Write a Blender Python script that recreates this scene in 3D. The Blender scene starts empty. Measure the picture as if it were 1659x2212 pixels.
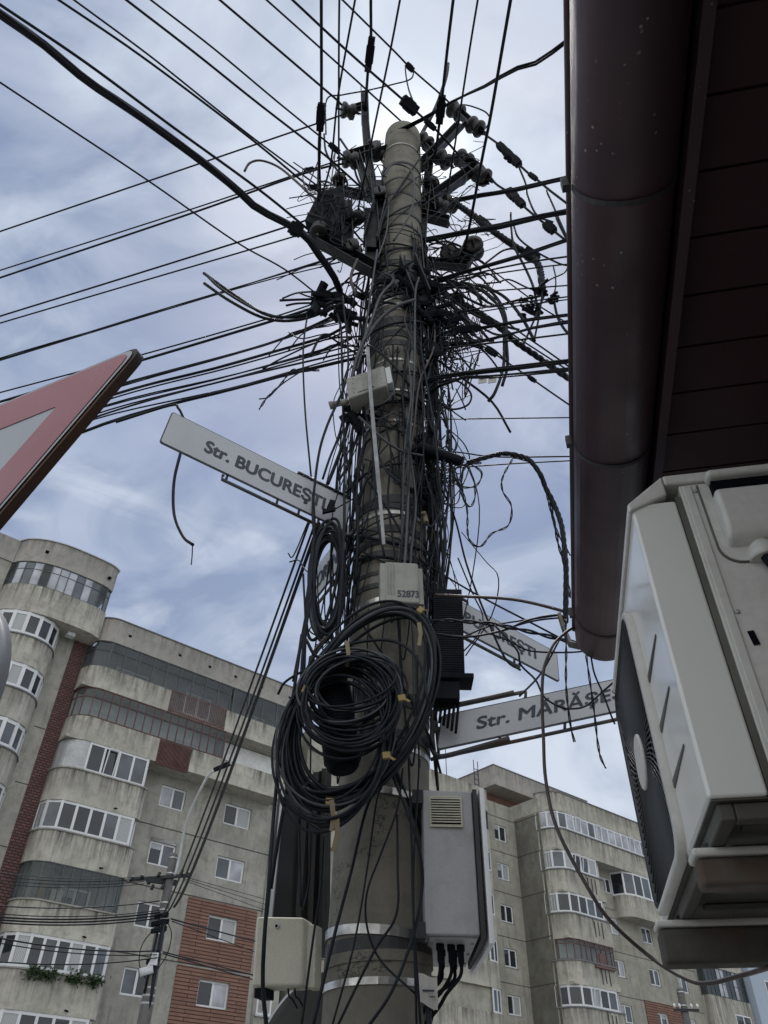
import bpy, bmesh, math, random
from math import sin, cos, pi, radians, atan, hypot
from mathutils import Vector, Matrix
S = bpy.context.scene
COL = S.collection
rnd = random.Random(7)
# ------------------------------------------------------------------ camera
F, CX, CY = 1659.0, 829.5, 1106.0
TH = radians(41.3); RHO = atan(35/1886)
FW = Vector((0, cos(TH), sin(TH))); _r = Vector((1, 0, 0)); _u = Vector((0, -sin(TH), cos(TH)))
RT = _r*cos(RHO) + _u*sin(RHO); UP = _u*cos(RHO) - _r*sin(RHO)
EYE = Vector((0, 0, 1.6))
cd = bpy.data.cameras.new('camera'); cam = bpy.data.objects.new('camera', cd); COL.objects.link(cam)
cd.sensor_fit = 'HORIZONTAL'; cd.sensor_width = 36; cd.lens = 36; cd.clip_start = .05; cd.clip_end = 3000
cam.matrix_world = Matrix((RT, UP, -FW)).transposed().to_4x4(); cam.location = EYE
S.camera = cam

def ray(x, y): return FW + RT*((x-CX)/F) + UP*((CY-y)/F)
def PY(x, y, Y): d = ray(x, y); return EYE + d*(Y/d.y)
def PZ(x, y, Z): d = ray(x, y); return EYE + d*((Z-1.6)/d.z)
def PH(x, y, H): d = ray(x, y); return EYE + d*(H/hypot(d.x, d.y))
def zc(p): return (p-EYE).dot(FW)
# ------------------------------------------------------------------ objects
def tag(o, label=None, cat=None, group=None, kind=None):
    if label: o['label'] = label
    if cat: o['category'] = cat
    if group: o['group'] = group
    if kind: o['kind'] = kind
    return o
def empty(name, loc=(0, 0, 0), rz=0, label=None, cat=None, group=None):
    o = bpy.data.objects.new(name, None); COL.objects.link(o)
    o.location = loc; o.rotation_euler = (0, 0, rz); o.empty_display_size = .1
    return tag(o, label, cat, group)
class MB:
    def __init__(s): s.v = []; s.f = []; s.m = []; s.mi = 0; s.sm = []
    def quad(s, a, b, c, d): s.poly([a, b, c, d])
    def poly(s, pts, smooth=False):
        n = len(s.v); s.v += [tuple(p) for p in pts]; s.f.append(tuple(range(n, n+len(pts)))); s.m.append(s.mi); s.sm.append(smooth)
    def hexa(s, p):   # 8 corners: bottom 0-3, top 4-7
        n = len(s.v); s.v += [tuple(q) for q in p]
        for f in ((3, 2, 1, 0), (4, 5, 6, 7), (0, 1, 5, 4), (1, 2, 6, 5), (2, 3, 7, 6), (3, 0, 4, 7)):
            s.f.append(tuple(n+i for i in f)); s.m.append(s.mi); s.sm.append(False)
    def box(s, x0, x1, y0, y1, z0, z1):
        s.hexa([(x0, y0, z0), (x1, y0, z0), (x1, y1, z0), (x0, y1, z0), (x0, y0, z1), (x1, y0, z1), (x1, y1, z1), (x0, y1, z1)])
    def prism(s, poly, z0, z1):      # polygon (x,y) extruded in z
        n = len(poly); b = len(s.v)
        s.v += [(x, y, z0) for x, y in poly] + [(x, y, z1) for x, y in poly]
        s.f.append(tuple(b+i for i in reversed(range(n)))); s.f.append(tuple(b+n+i for i in range(n)))
        s.m += [s.mi]*2; s.sm += [False]*2
        for i in range(n):
            j = (i+1) % n; s.f.append((b+i, b+j, b+n+j, b+n+i)); s.m.append(s.mi); s.sm.append(False)
    def tube(s, pts, r, sides=6, caps=True, r2=None):
        pts = [Vector(p) for p in pts]; n = len(pts); b = len(s.v)
        t = (pts[1]-pts[0]).normalized()
        up = Vector((0, 0, 1)) if abs(t.z) < .9 else Vector((1, 0, 0))
        nx = t.cross(up).normalized()
        for i, p in enumerate(pts):
            if i == 0: t = pts[1]-pts[0]
            elif i == n-1: t = pts[-1]-pts[-2]
            else: t = pts[i+1]-pts[i-1]
            if t.length < 1e-9: t = Vector((0, 0, 1))
            t.normalize(); nx = (nx - t*nx.dot(t))
            if nx.length < 1e-6: nx = t.orthogonal()
            nx.normalize(); ny = t.cross(nx)
            if isinstance(r, (list, tuple)): rr = r[i]
            elif r2 is not None: rr = r + (r2-r)*i/(n-1)
            else: rr = r
            for k in range(sides):
                a = 2*pi*k/sides; s.v.append(tuple(p + nx*(rr*cos(a)) + ny*(rr*sin(a))))
        for i in range(n-1):
            for k in range(sides):
                j = (k+1) % sides; o = b+i*sides
                s.f.append((o+k, o+j, o+sides+j, o+sides+k)); s.m.append(s.mi); s.sm.append(True)
        if caps:
            s.f.append(tuple(b+k for k in reversed(range(sides)))); s.f.append(tuple(b+(n-1)*sides+k for k in range(sides)))
            s.m += [s.mi]*2; s.sm += [False]*2
    def cyl(s, a, b, r, sides=16, r2=None): s.tube([a, b], r, sides, True, r2 if r2 is not None else r)
    def obox(s, c, ax, ay, az, sx, sy, sz):
        c = Vector(c); ax = Vector(ax).normalized()*sx/2; ay = Vector(ay).normalized()*sy/2; az = Vector(az).normalized()*sz/2
        s.hexa([c-ax-ay-az, c+ax-ay-az, c+ax+ay-az, c-ax+ay-az, c-ax-ay+az, c+ax-ay+az, c+ax+ay+az, c-ax+ay+az])
    def beam(s, a, b, w, h, up=(0, 0, 1)):
        a = Vector(a); b = Vector(b); d = (b-a); up = Vector(up); sd = d.cross(up)
        if sd.length < 1e-6: sd = d.orthogonal()
        u2 = sd.cross(d); s.obox((a+b)/2, d, sd, u2, d.length, w, h)
    def lathe(s, base, axis, prof, sides=20):  # prof: (along, radius)
        base = Vector(base); ax = Vector(axis).normalized(); nx = ax.orthogonal().normalized(); ny = ax.cross(nx); b = len(s.v); n = len(prof)
        for h, r in prof:
            for k in range(sides):
                a = 2*pi*k/sides; s.v.append(tuple(base+ax*h+nx*(r*cos(a))+ny*(r*sin(a))))
        for i in range(n-1):
            for k in range(sides):
                j = (k+1) % sides; o = b+i*sides; s.f.append((o+k, o+j, o+sides+j, o+sides+k)); s.m.append(s.mi); s.sm.append(True)
        s.f.append(tuple(b+k for k in reversed(range(sides)))); s.f.append(tuple(b+(n-1)*sides+k for k in range(sides))); s.m += [s.mi]*2; s.sm += [False]*2
    def build(s, name, mats, parent=None, bevel=0, seg=2, smooth=None, weld=0):
        me = bpy.data.meshes.new(name); me.from_pydata(s.v, [], s.f)
        if not isinstance(mats, (list, tuple)): mats = [mats]
        for m in mats: me.materials.append(m)
        for p, mi, sm in zip(me.polygons, s.m, s.sm): p.material_index = mi; p.use_smooth = sm
        bm = bmesh.new(); bm.from_mesh(me)
        if weld: bmesh.ops.remove_doubles(bm, verts=bm.verts, dist=weld)
        bmesh.ops.recalc_face_normals(bm, faces=bm.faces); bm.to_mesh(me); bm.free()
        o = bpy.data.objects.new(name, me); COL.objects.link(o); o.parent = parent
        if bevel:
            b = o.modifiers.new('bevel', 'BEVEL'); b.width = bevel; b.segments = seg; b.limit_method = 'ANGLE'; b.angle_limit = radians(40)
            for p in me.polygons: p.use_smooth = True
            wn = o.modifiers.new('wn', 'WEIGHTED_NORMAL'); wn.keep_sharp = False
        return o
def spline(pts, sub=6):
    pts = [Vector(p) for p in pts]
    if len(pts) < 3: return [pts[0].lerp(pts[1], i/4) for i in range(5)]
    P = [pts[0]*2-pts[1]] + pts + [pts[-1]*2-pts[-2]]; out = []
    for i in range(1, len(P)-2):
        a, b, c, d = P[i-1], P[i], P[i+1], P[i+2]
        for k in range(sub):
            t = k/sub; out.append(.5*((2*b)+(c-a)*t+(2*a-5*b+4*c-d)*t*t+(3*b-3*c+d-a)*t**3))
    out.append(pts[-1]); return out
# ------------------------------------------------------------------ materials
def nn(nt, t, **k):
    n = nt.nodes.new(t)
    for a, v in k.items():
        if a in n.inputs: n.inputs[a].default_value = v
        else: setattr(n, a, v)
    return n
def mix(nt, fac, a, b, mode='MIX'):
    m = nt.nodes.new('ShaderNodeMix'); m.data_type = 'RGBA'; m.blend_type = mode; m.clamp_factor = True
    for s_, v in ((m.inputs[0], fac), (m.inputs[6], a), (m.inputs[7], b)):
        if hasattr(v, 'is_linked'): nt.links.new(v, s_)
        else: s_.default_value = v if not isinstance(v, tuple) else (*v, 1)[:4]
    return m.outputs[2]
def ramp(nt, src, a, b, ca=0.0, cb=1.0):
    m = nt.nodes.new('ShaderNodeMapRange'); m.inputs[1].default_value = a; m.inputs[2].default_value = b; m.inputs[3].default_value = ca; m.inputs[4].default_value = cb
    nt.links.new(src, m.inputs[0]); return m.outputs[0]
def noise(nt, vec, scale, detail=4, rough=.55, dist=0):
    n = nt.nodes.new('ShaderNodeTexNoise'); n.inputs['Scale'].default_value = scale; n.inputs['Detail'].default_value = detail; n.inputs['Roughness'].default_value = rough; n.inputs['Distortion'].default_value = dist
    nt.links.new(vec, n.inputs['Vector']); return n.outputs['Fac']
def coords(nt, kind='Object', scale=(1, 1, 1), loc=(0, 0, 0)):
    tc = nt.nodes.new('ShaderNodeTexCoord'); mp = nt.nodes.new('ShaderNodeMapping'); mp.inputs['Scale'].default_value = scale; mp.inputs['Location'].default_value = loc
    nt.links.new(tc.outputs[kind], mp.inputs['Vector']); return mp.outputs[0]
def newmat(name):
    m = bpy.data.materials.new(name); m.use_nodes = True; nt = m.node_tree; return m, nt, nt.nodes['Principled BSDF']
def bump(nt, bs, h, strength=.3, dist=.01):
    b = nt.nodes.new('ShaderNodeBump'); b.inputs['Strength'].default_value = strength; b.inputs['Distance'].default_value = dist
    nt.links.new(h, b.inputs['Height']); nt.links.new(b.outputs[0], bs.inputs['Normal'])
def plain(name, c, rough=.5, metal=0, var=.25, vs=8, bmp=.1, spec=.5, dirt=None, specks=None):
    m, nt, bs = newmat(name); v = coords(nt)
    n1 = noise(nt, v, vs, 6); n2 = noise(nt, v, vs*.23, 3)
    d = dirt or tuple(x*(1-var) for x in c)
    col = mix(nt, ramp(nt, n1, .35, .7), c, tuple(x*(1-var*.6) for x in c))
    col = mix(nt, ramp(nt, n2, .45, .75), col, d)
    nt.links.new(col, bs.inputs['Base Color']); nt.links.new(ramp(nt, n1, .3, .7, max(rough-.08, .02), min(1, rough+.12)), bs.inputs['Roughness'])
    bs.inputs['Metallic'].default_value = metal; bs.inputs['Specular IOR Level'].default_value = spec
    if specks:
        vo = nt.nodes.new('ShaderNodeTexVoronoi'); vo.inputs['Scale'].default_value = 55; nt.links.new(v, vo.inputs['Vector']); sm = mix(nt, 0, (0, 0, 0), (0, 0, 0)); a_ = nt.nodes.new('ShaderNodeMath'); a_.operation = 'MULTIPLY'
        nt.links.new(ramp(nt, vo.outputs['Distance'], .10, .16, 1, 0), a_.inputs[0]); nt.links.new(ramp(nt, noise(nt, v, 7, 3), .56, .62), a_.inputs[1]); col = mix(nt, a_.outputs[0], col, specks); nt.links.new(col, bs.inputs['Base Color'])
    if bmp: bump(nt, bs, noise(nt, v, vs*12, 3), bmp, .002)
    return m
def concrete(name, a, b, stain, sc=1.0, drip=0.0, streak=.5, bs_=.35, fine=18, warm=None, dist=.01, crack=False):
    m, nt, bs = newmat(name); v = coords(nt); vs = coords(nt, scale=(1, 1, .16))
    big = noise(nt, v, .55*sc, 5, .6); mid = noise(nt, v, 2.6*sc, 7, .65, .4); st = noise(nt, vs, 3.2*sc, 6, .62, .2); fi = noise(nt, v, fine*sc, 5)
    col = mix(nt, ramp(nt, big, .35, .65), a, b)
    if warm: col = mix(nt, ramp(nt, mid, .52, .72, 0, .6), col, warm)
    col = mix(nt, ramp(nt, mid, .48, .7, 0, .55), col, stain)
    col = mix(nt, ramp(nt, st, .52, .74, 0, streak), col, stain)
    col = mix(nt, ramp(nt, fi, .3, .7, 0, .22), col, tuple(x*.5 for x in a))
    if drip:   # run-off stains below the top edge of a balcony front
        tc = nt.nodes.new('ShaderNodeTexCoord'); sp = nt.nodes.new('ShaderNodeSeparateXYZ'); nt.links.new(tc.outputs['Generated'], sp.inputs[0])
        vd = coords(nt, scale=(1, 1, .05)); s2 = noise(nt, vd, 4.2*sc, 5, .7, .1)
        ad = nt.nodes.new('ShaderNodeMath'); ad.operation = 'MULTIPLY'; nt.links.new(ramp(nt, s2, .42, .68), ad.inputs[0]); nt.links.new(ramp(nt, sp.outputs[2], .15, 1.0, 0, drip), ad.inputs[1])
        col = mix(nt, ad.outputs[0], col, tuple(x*.42 for x in stain))
    if crack:
        vc = coords(nt, scale=(1, 1, 1.9)); cn_ = noise(nt, vc, 1.7, 7, .62, .3); ab = nt.nodes.new('ShaderNodeMath'); ab.operation = 'SUBTRACT'; nt.links.new(cn_, ab.inputs[0]); ab.inputs[1].default_value = .52
        ab2 = nt.nodes.new('ShaderNodeMath'); ab2.operation = 'ABSOLUTE'; nt.links.new(ab.outputs[0], ab2.inputs[0]); pk = noise(nt, v, 2.3, 2)
        ml = nt.nodes.new('ShaderNodeMath'); ml.operation = 'MULTIPLY'; nt.links.new(ramp(nt, ab2.outputs[0], .0, .006, .8, 0), ml.inputs[0]); nt.links.new(ramp(nt, pk, .46, .54), ml.inputs[1])
        col = mix(nt, ml.outputs[0], col, (.03, .03, .028))
    nt.links.new(col, bs.inputs['Base Color']); bs.inputs['Roughness'].default_value = .93; bs.inputs['Specular IOR Level'].default_value = .2
    hh = nt.nodes.new('ShaderNodeMath'); hh.operation = 'ADD'; nt.links.new(fi, hh.inputs[0]); nt.links.new(mid, hh.inputs[1])
    bump(nt, bs, hh.outputs[0], bs_, dist); return m
def brick(name, c1, c2, mortar, w=.25, h=.075, horiz=False):
    m, nt, bs = newmat(name); tc = nt.nodes.new('ShaderNodeTexCoord'); sp = nt.nodes.new('ShaderNodeSeparateXYZ'); cb = nt.nodes.new('ShaderNodeCombineXYZ')
    nt.links.new(tc.outputs['Object'], sp.inputs[0]); nt.links.new(sp.outputs[0], cb.inputs[0]); nt.links.new(sp.outputs[2], cb.inputs[1])
    b = nt.nodes.new('ShaderNodeTexBrick'); nt.links.new(cb.outputs[0], b.inputs['Vector'])
    b.inputs['Color1'].default_value = (*c1, 1); b.inputs['Color2'].default_value = (*c2, 1); b.inputs['Mortar'].default_value = (*mortar, 1)
    b.inputs['Scale'].default_value = 1; b.inputs['Brick Width'].default_value = w; b.inputs['Row Height'].default_value = h; b.inputs['Mortar Size'].default_value = .02; b.inputs['Mortar Smooth'].default_value = .3
    v = coords(nt); n = noise(nt, v, 1.4, 6, .65)
    col = mix(nt, ramp(nt, n, .45, .72, 0, .6), b.outputs['Color'], tuple(x*.45 for x in c1))
    nt.links.new(col, bs.inputs['Base Color']); bs.inputs['Roughness'].default_value = .9; bs.inputs['Specular IOR Level'].default_value = .2
    inv = nt.nodes.new('ShaderNodeMath'); inv.operation = 'SUBTRACT'; inv.inputs[0].default_value = 1; nt.links.new(b.outputs['Fac'], inv.inputs[1])
    bump(nt, bs, inv.outputs[0], .8, .02); return m
def glass(name, c, trans=0.0, rough=.04, spec=.8):
    m, nt, bs = newmat(name); v = coords(nt); n = noise(nt, v, 1.1, 3)
    col = mix(nt, ramp(nt, n, .3, .7), c, tuple(x*.45 for x in c)); nt.links.new(col, bs.inputs['Base Color'])
    bs.inputs['Roughness'].default_value = rough; bs.inputs['Specular IOR Level'].default_value = spec
    bump(nt, bs, noise(nt, v, 1.6, 2), .12, .02)
    if trans:
        out = nt.nodes['Material Output']; tr = nt.nodes.new('ShaderNodeBsdfTransparent'); tr.inputs[0].default_value = (.8, .83, .84, 1); ms = nt.nodes.new('ShaderNodeMixShader'); ms.inputs[0].default_value = trans
        nt.links.new(bs.outputs[0], ms.inputs[1]); nt.links.new(tr.outputs[0], ms.inputs[2]); nt.links.new(ms.outputs[0], out.inputs['Surface'])
    return m
M = {}
M['wall'] = concrete('render_grey', (.37, .36, .32), (.25, .245, .22), (.10, .098, .09), 1.0, streak=.6, warm=(.42, .39, .33))
M['wall2'] = concrete('render_khaki', (.37, .36, .31), (.26, .25, .22), (.11, .108, .095), .8, streak=.6, warm=(.44, .39, .30))
M['balc'] = concrete('balcony_render', (.50, .48, .42), (.36, .345, .305), (.13, .125, .115), 1.1, drip=1.0, streak=.7, warm=(.57, .53, .45))
M['balc2'] = concrete('balcony_render_b', (.46, .44, .385), (.33, .32, .28), (.13, .125, .115), .9, drip=1.0, streak=.7, warm=(.54, .48, .38))
M['fascia'] = concrete('fascia_render', (.36, .34, .31), (.28, .27, .25), (.17, .165, .155), .9, drip=.7, streak=.4)
M['brick'] = brick('red_brick', (.245, .14, .108), (.20, .115, .09), (.04, .025, .02), 2.6, .15)
M['brickd'] = brick('dark_brick', (.155, .085, .08), (.11, .062, .06), (.04, .025, .025), .26, .12)
M['sill'] = plain('sill_metal', (.42, .43, .43), .5, .3)
M['seam'] = plain('dark_seam', (.07, .068, .06), .95)
M['pvc'] = plain('white_pvc', (.62, .635, .65), .4, var=.1, vs=3, bmp=0)
M['alu'] = plain('bare_metal_frame', (.10, .12, .12), .5, .5)
M['iron'] = plain('rusty_frame', (.13, .06, .05), .7)
M['glass'] = glass('window_glass', (.022, .028, .036), spec=.6)
M['glass2'] = glass('window_glass_curtained', (.09, .105, .125), rough=.08, spec=.6)
M['glass3'] = glass('window_glass_pale', (.46, .47, .52), rough=.15, spec=.5)
def curtain():
    m, nt, bs = newmat('curtain_behind_glass'); v = coords(nt); wv = nt.nodes.new('ShaderNodeTexWave'); wv.inputs['Scale'].default_value = 5.5; wv.inputs['Distortion'].default_value = 2.2; wv.inputs['Detail'].default_value = 2; nt.links.new(v, wv.inputs['Vector'])
    nt.links.new(mix(nt, wv.outputs['Fac'], (.20, .22, .235), (.42, .43, .43)), bs.inputs['Base Color']); bs.inputs['Roughness'].default_value = .18; return m
M['curtain'] = curtain()
M['glasst'] = glass('thin_glazing', (.13, .15, .16), .62)
M['glassd'] = glass('dim_glazing', (.06, .075, .09), .5)
M['room'] = plain('loggia_plaster', (.78, .80, .78), .9)
M['maroon'] = plain('maroon_sheet', (.14, .07, .062), .6, var=.5)
M['roofing'] = plain('roof_edge', (.16, .165, .17), .7)
M['leaf'] = plain('leaf_green', (.035, .07, .02), .6, var=.5, vs=20)
M['pole'] = concrete('spun_concrete', (.235, .222, .19), (.15, .143, .125), (.06, .058, .052), 3.2, streak=.55, bs_=.5, fine=22, warm=(.25, .24, .21), dist=.004, crack=True)
M['pole2'] = concrete('spun_concrete_far', (.16, .155, .15), (.12, .118, .115), (.06, .06, .06), 4, streak=.5)
M['band'] = plain('steel_band', (.55, .54, .52), .32, .9, var=.4, vs=30)
M['bandd'] = plain('dark_band', (.035, .035, .038), .6)
M['cable'] = plain('black_cable', (.011, .0145, .020), .5, var=.35, vs=25, bmp=0, spec=.18)
M['cableg'] = plain('greyed_cable', (.032, .038, .044), .45, var=.4, vs=25, bmp=0)
M['cablel'] = plain('weathered_cable', (.22, .23, .23), .5, var=.4, vs=25, bmp=0)
M['cablebr'] = plain('brown_cable', (.06, .042, .038), .5, var=.4, vs=25, bmp=0)
M['steel'] = plain('arm_steel', (.016, .019, .023), .6, .2, var=.5, vs=14)
M['porc'] = plain('dark_porcelain', (.014, .012, .013), .3, var=.3, vs=9, bmp=0, spec=.4)
M['beige'] = plain('beige_plastic', (.56, .54, .44), .5, var=.16, vs=5, dirt=(.40, .37, .29))
M['cream'] = plain('cream_plastic', (.60, .59, .50), .55, var=.2, vs=7, bmp=.02, dirt=(.33, .32, .27))
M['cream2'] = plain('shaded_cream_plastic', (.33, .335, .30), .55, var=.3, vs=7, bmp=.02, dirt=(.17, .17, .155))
M['cab0'] = plain('grey_cabinet_paint', (.42, .42, .44), .45, var=.1, vs=2.5, bmp=.02)
M['cabw'] = plain('white_door_paint', (.75, .76, .78), .4, var=.08, vs=3)
M['blackp'] = plain('black_plastic', (.008, .0105, .015), .68, var=.4, vs=12, spec=.12)
M['board'] = plain('dark_board_back', (.035, .035, .033), .8, var=.5, vs=5)
M['yellow'] = plain('yellow_tape', (.26, .19, .06), .6)
M['ochre'] = plain('ochre_strap', (.19, .155, .09), .7)
M['white'] = plain('sign_white', (.40, .42, .45), .45, var=.12, vs=6, bmp=.02)
M['ink'] = plain('sign_ink', (.018, .026, .042), .5, bmp=0)
M['rim'] = plain('sign_rim', (.055, .065, .08), .5, .3)
M['bracket'] = plain('bracket_paint', (.05, .055, .06), .55, .3, var=.5, vs=20, dirt=(.10, .055, .035))
M['red'] = plain('sign_red', (.36, .15, .165), .4, var=.15, vs=5)
M['strap'] = plain('grey_flat_strap', (.34, .35, .36), .7, var=.5, vs=22)
M['paper'] = plain('tag_paper', (.5, .49, .46), .8)
M['acw'] = concrete('ac_paint', (.60, .60, .57), (.56, .56, .525), (.40, .385, .34), 2.2, streak=.35, bs_=.02, fine=30, dist=.001)
def worn(name, a, b, st, rough, k=.4):
    m = concrete(name, a, b, st, 3.5, streak=k, bs_=.03, fine=40, dist=.001); m.node_tree.nodes['Principled BSDF'].inputs['Roughness'].default_value = rough; return m
M['cream'] = worn('weathered_cream_plastic', (.60, .59, .50), (.54, .525, .43), (.30, .27, .20), .5)
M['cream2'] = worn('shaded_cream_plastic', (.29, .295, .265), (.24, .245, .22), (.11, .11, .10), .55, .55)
M['cab'] = worn('grey_cabinet_paint', (.43, .43, .45), (.39, .39, .41), (.27, .26, .25), .45, .25)
M['acw'].node_tree.nodes['Principled BSDF'].inputs['Roughness'].default_value = .42
M['acf'] = plain('ac_front_gloss', (.68, .69, .66), .12, var=.05, vs=4, bmp=0, spec=.7)
M['acd'] = plain('ac_under_pan', (.13, .13, .115), .75, var=.6, vs=9, dirt=(.045, .038, .028))
M['grille'] = plain('grille_wire', (.035, .04, .045), .4)
M['dark'] = plain('dark_void', (.006, .007, .010), .9, spec=.05, bmp=0)
M['rust'] = plain('rusty_bracket', (.085, .08, .068), .75, .1, var=.75, vs=16, dirt=(.12, .052, .02))
M['gutter'] = plain('gutter_brown', (.075, .040, .050), .46, .1, var=.35, vs=6, dirt=(.03, .02, .028), specks=(.25, .24, .24))
M['soffit'] = plain('soffit_maroon', (.045, .014, .020), .6, var=.3, vs=5)
M['kwall'] = plain('shop_wall', (.10, .06, .055), .9)
M['bluew'] = plain('blue_facade', (.36, .42, .50), .9, var=.12, vs=.6)
M['asphalt'] = plain('pale_paving', (.25, .25, .24), .95, var=.25, vs=2)
# ------------------------------------------------------------------ world and sun
SUN_AZ, SUN_EL = 4.0, 66.0
sd = Vector((sin(radians(SUN_AZ))*cos(radians(SUN_EL)), cos(radians(SUN_AZ))*cos(radians(SUN_EL)), sin(radians(SUN_EL))))
w = bpy.data.worlds.new('World'); S.world = w; w.use_nodes = True; nt = w.node_tree; bg = nt.nodes['Background']
sky = nt.nodes.new('ShaderNodeTexSky'); sky.sky_type = 'NISHITA'; sky.sun_disc = False; sky.sun_elevation = radians(SUN_EL); sky.sun_rotation = radians(SUN_AZ)
sky.air_density = 1.0; sky.dust_density = 2.0; sky.ozone_density = 2.0
tc = nt.nodes.new('ShaderNodeTexCoord'); nrm = nt.nodes.new('ShaderNodeVectorMath'); nrm.operation = 'NORMALIZE'; nt.links.new(tc.outputs['Generated'], nrm.inputs[0])
sp = nt.nodes.new('ShaderNodeSeparateXYZ'); nt.links.new(nrm.outputs[0], sp.inputs[0])
mz = nt.nodes.new('ShaderNodeMath'); mz.operation = 'MAXIMUM'; mz.inputs[1].default_value = 0.0; nt.links.new(sp.outputs[2], mz.inputs[0])
az_ = nt.nodes.new('ShaderNodeMath'); az_.operation = 'ADD'; az_.inputs[1].default_value = .35; nt.links.new(mz.outputs[0], az_.inputs[0])
dv = nt.nodes.new('ShaderNodeVectorMath'); dv.operation = 'DIVIDE'; cb = nt.nodes.new('ShaderNodeCombineXYZ')
for i in range(3): nt.links.new(az_.outputs[0], cb.inputs[i])
nt.links.new(nrm.outputs[0], dv.inputs[0]); nt.links.new(cb.outputs[0], dv.inputs[1])
mp = nt.nodes.new('ShaderNodeMapping'); mp.inputs['Location'].default_value = (3.1, 1.7, 0); mp.inputs['Rotation'].default_value = (0, 0, .6); mp.inputs['Scale'].default_value = (1, 1.35, 1); nt.links.new(dv.outputs[0], mp.inputs[0])
c1 = noise(nt, mp.outputs[0], 2.3, 7, .52, .6); c2 = noise(nt, mp.outputs[0], 4.6, 6, .52, .7)
dt = nt.nodes.new('ShaderNodeVectorMath'); dt.operation = 'DOT_PRODUCT'; dt.inputs[1].default_value = sd; nt.links.new(nrm.outputs[0], dt.inputs[0])
def spy(nt, v):
    s_ = nt.nodes.new('ShaderNodeSeparateXYZ'); nt.links.new(v.outputs[0], s_.inputs[0]); return s_.outputs[1]
SK = 10.0
blue = mix(nt, .45, sky.outputs[0], tuple(x*SK for x in (.19, .28, .50)))
lum = mix(nt, ramp(nt, c2, .40, .60), tuple(x*SK for x in (.245, .32, .48)), tuple(x*SK for x in (.49, .56, .70)))
base = mix(nt, ramp(nt, c1, .36, .58, .35, 1), blue, lum)
base = mix(nt, ramp(nt, c1, .51, .63, 0, .8), base, tuple(x*SK for x in (.72, .79, .91)))
def power(v, e, k):
    p_ = nt.nodes.new('ShaderNodeMath'); p_.operation = 'POWER'; p_.inputs[1].default_value = e; nt.links.new(v, p_.inputs[0])
    q_ = nt.nodes.new('ShaderNodeMath'); q_.operation = 'MULTIPLY'; q_.inputs[1].default_value = k; nt.links.new(p_.outputs[0], q_.inputs[0]); return q_.outputs[0]
def mul(a_, b_):
    q_ = nt.nodes.new('ShaderNodeMath'); q_.operation = 'MULTIPLY'; nt.links.new(a_, q_.inputs[0]); nt.links.new(b_, q_.inputs[1]); return q_.outputs[0]
dpos = nt.nodes.new('ShaderNodeMath'); dpos.operation = 'MAXIMUM'; dpos.inputs[1].default_value = 0; nt.links.new(dt.outputs['Value'], dpos.inputs[0])
cl_ = ramp(nt, c2, .38, .62, .35, 1)
gl = mix(nt, mul(power(dpos.outputs[0], 26, .5), cl_), base, tuple(x*SK for x in (.80, .86, .95)))
gl = mix(nt, mul(power(dpos.outputs[0], 700, 1.0), ramp(nt, c2, .36, .56, .5, 1)), gl, tuple(x*SK for x in (1.5, 1.55, 1.6)))
bk = ramp(nt, spy(nt, nrm), -.8, .2, 1, 0)      # added fill light: unseen sky behind the camera brightened to lift the walls
hz = ramp(nt, sp.outputs[2], .2, .62, .5, 0)      # paler air low over the roofs
gl = mix(nt, hz, gl, tuple(x*SK for x in (.60, .66, .76)))
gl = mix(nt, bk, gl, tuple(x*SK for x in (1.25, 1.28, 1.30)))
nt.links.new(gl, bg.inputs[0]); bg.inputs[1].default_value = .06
sl = bpy.data.lights.new('sun', 'SUN'); sl.energy = 1.2; sl.angle = radians(14); sl.color = (1, .97, .93)
so = bpy.data.objects.new('sun', sl); COL.objects.link(so); so.rotation_euler = sd.to_track_quat('Z', 'Y').to_euler(); so.location = (0, 0, 40)
S.view_settings.view_transform = 'Standard'; S.view_settings.look = 'None'; S.view_settings.exposure = .75; S.view_settings.gamma = 1
S.render.engine = 'CYCLES'
# ground
g = MB(); g.quad((-400, -200, 0), (400, -200, 0), (400, 600, 0), (-400, 600, 0)); tag(g.build('ground', M['asphalt']), kind='structure')
# ------------------------------------------------------------------ buildings (local x along facade, y = -outward offset)
def off_poly(poly, d):   # offset polyline (t,off) by d to the outside (towards +off side)
    out = []; n = len(poly)
    for i, (x, o) in enumerate(poly):
        a = poly[max(i-1, 0)]; b = poly[min(i+1, n-1)]; dx, dy = b[0]-a[0], b[1]-a[1]; l = hypot(dx, dy) or 1
        out.append((x - dy/l*d, o + dx/l*d))
    return out
def band(mb, poly, z0, z1, th=.12, cap=0, d=0):
    p = off_poly(poly, d) if d else poly; q = off_poly(poly, d-th)
    for i in range(len(p)-1):
        a, b, c, e = p[i], p[i+1], q[i+1], q[i]
        mb.hexa([(a[0], -a[1], z0), (b[0], -b[1], z0), (c[0], -c[1], z0), (e[0], -e[1], z0), (a[0], -a[1], z1), (b[0], -b[1], z1), (c[0], -c[1], z1), (e[0], -e[1], z1)])
def smooth_plan(pts, sub=4):
    return [(v.x, v.y) for v in spline([Vector((a, b, 0)) for a, b in pts], sub)]
def plen(p): return sum(hypot(p[i+1][0]-p[i][0], p[i+1][1]-p[i][1]) for i in range(len(p)-1))
def at_len(p, s):
    for i in range(len(p)-1):
        l = hypot(p[i+1][0]-p[i][0], p[i+1][1]-p[i][1])
        if s <= l or i == len(p)-2:
            k = s/l if l else 0; return (p[i][0]+(p[i+1][0]-p[i][0])*k, p[i][1]+(p[i+1][1]-p[i][1])*k), ((p[i+1][0]-p[i][0])/l, (p[i+1][1]-p[i][1])/l)
        s -= l
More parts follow.
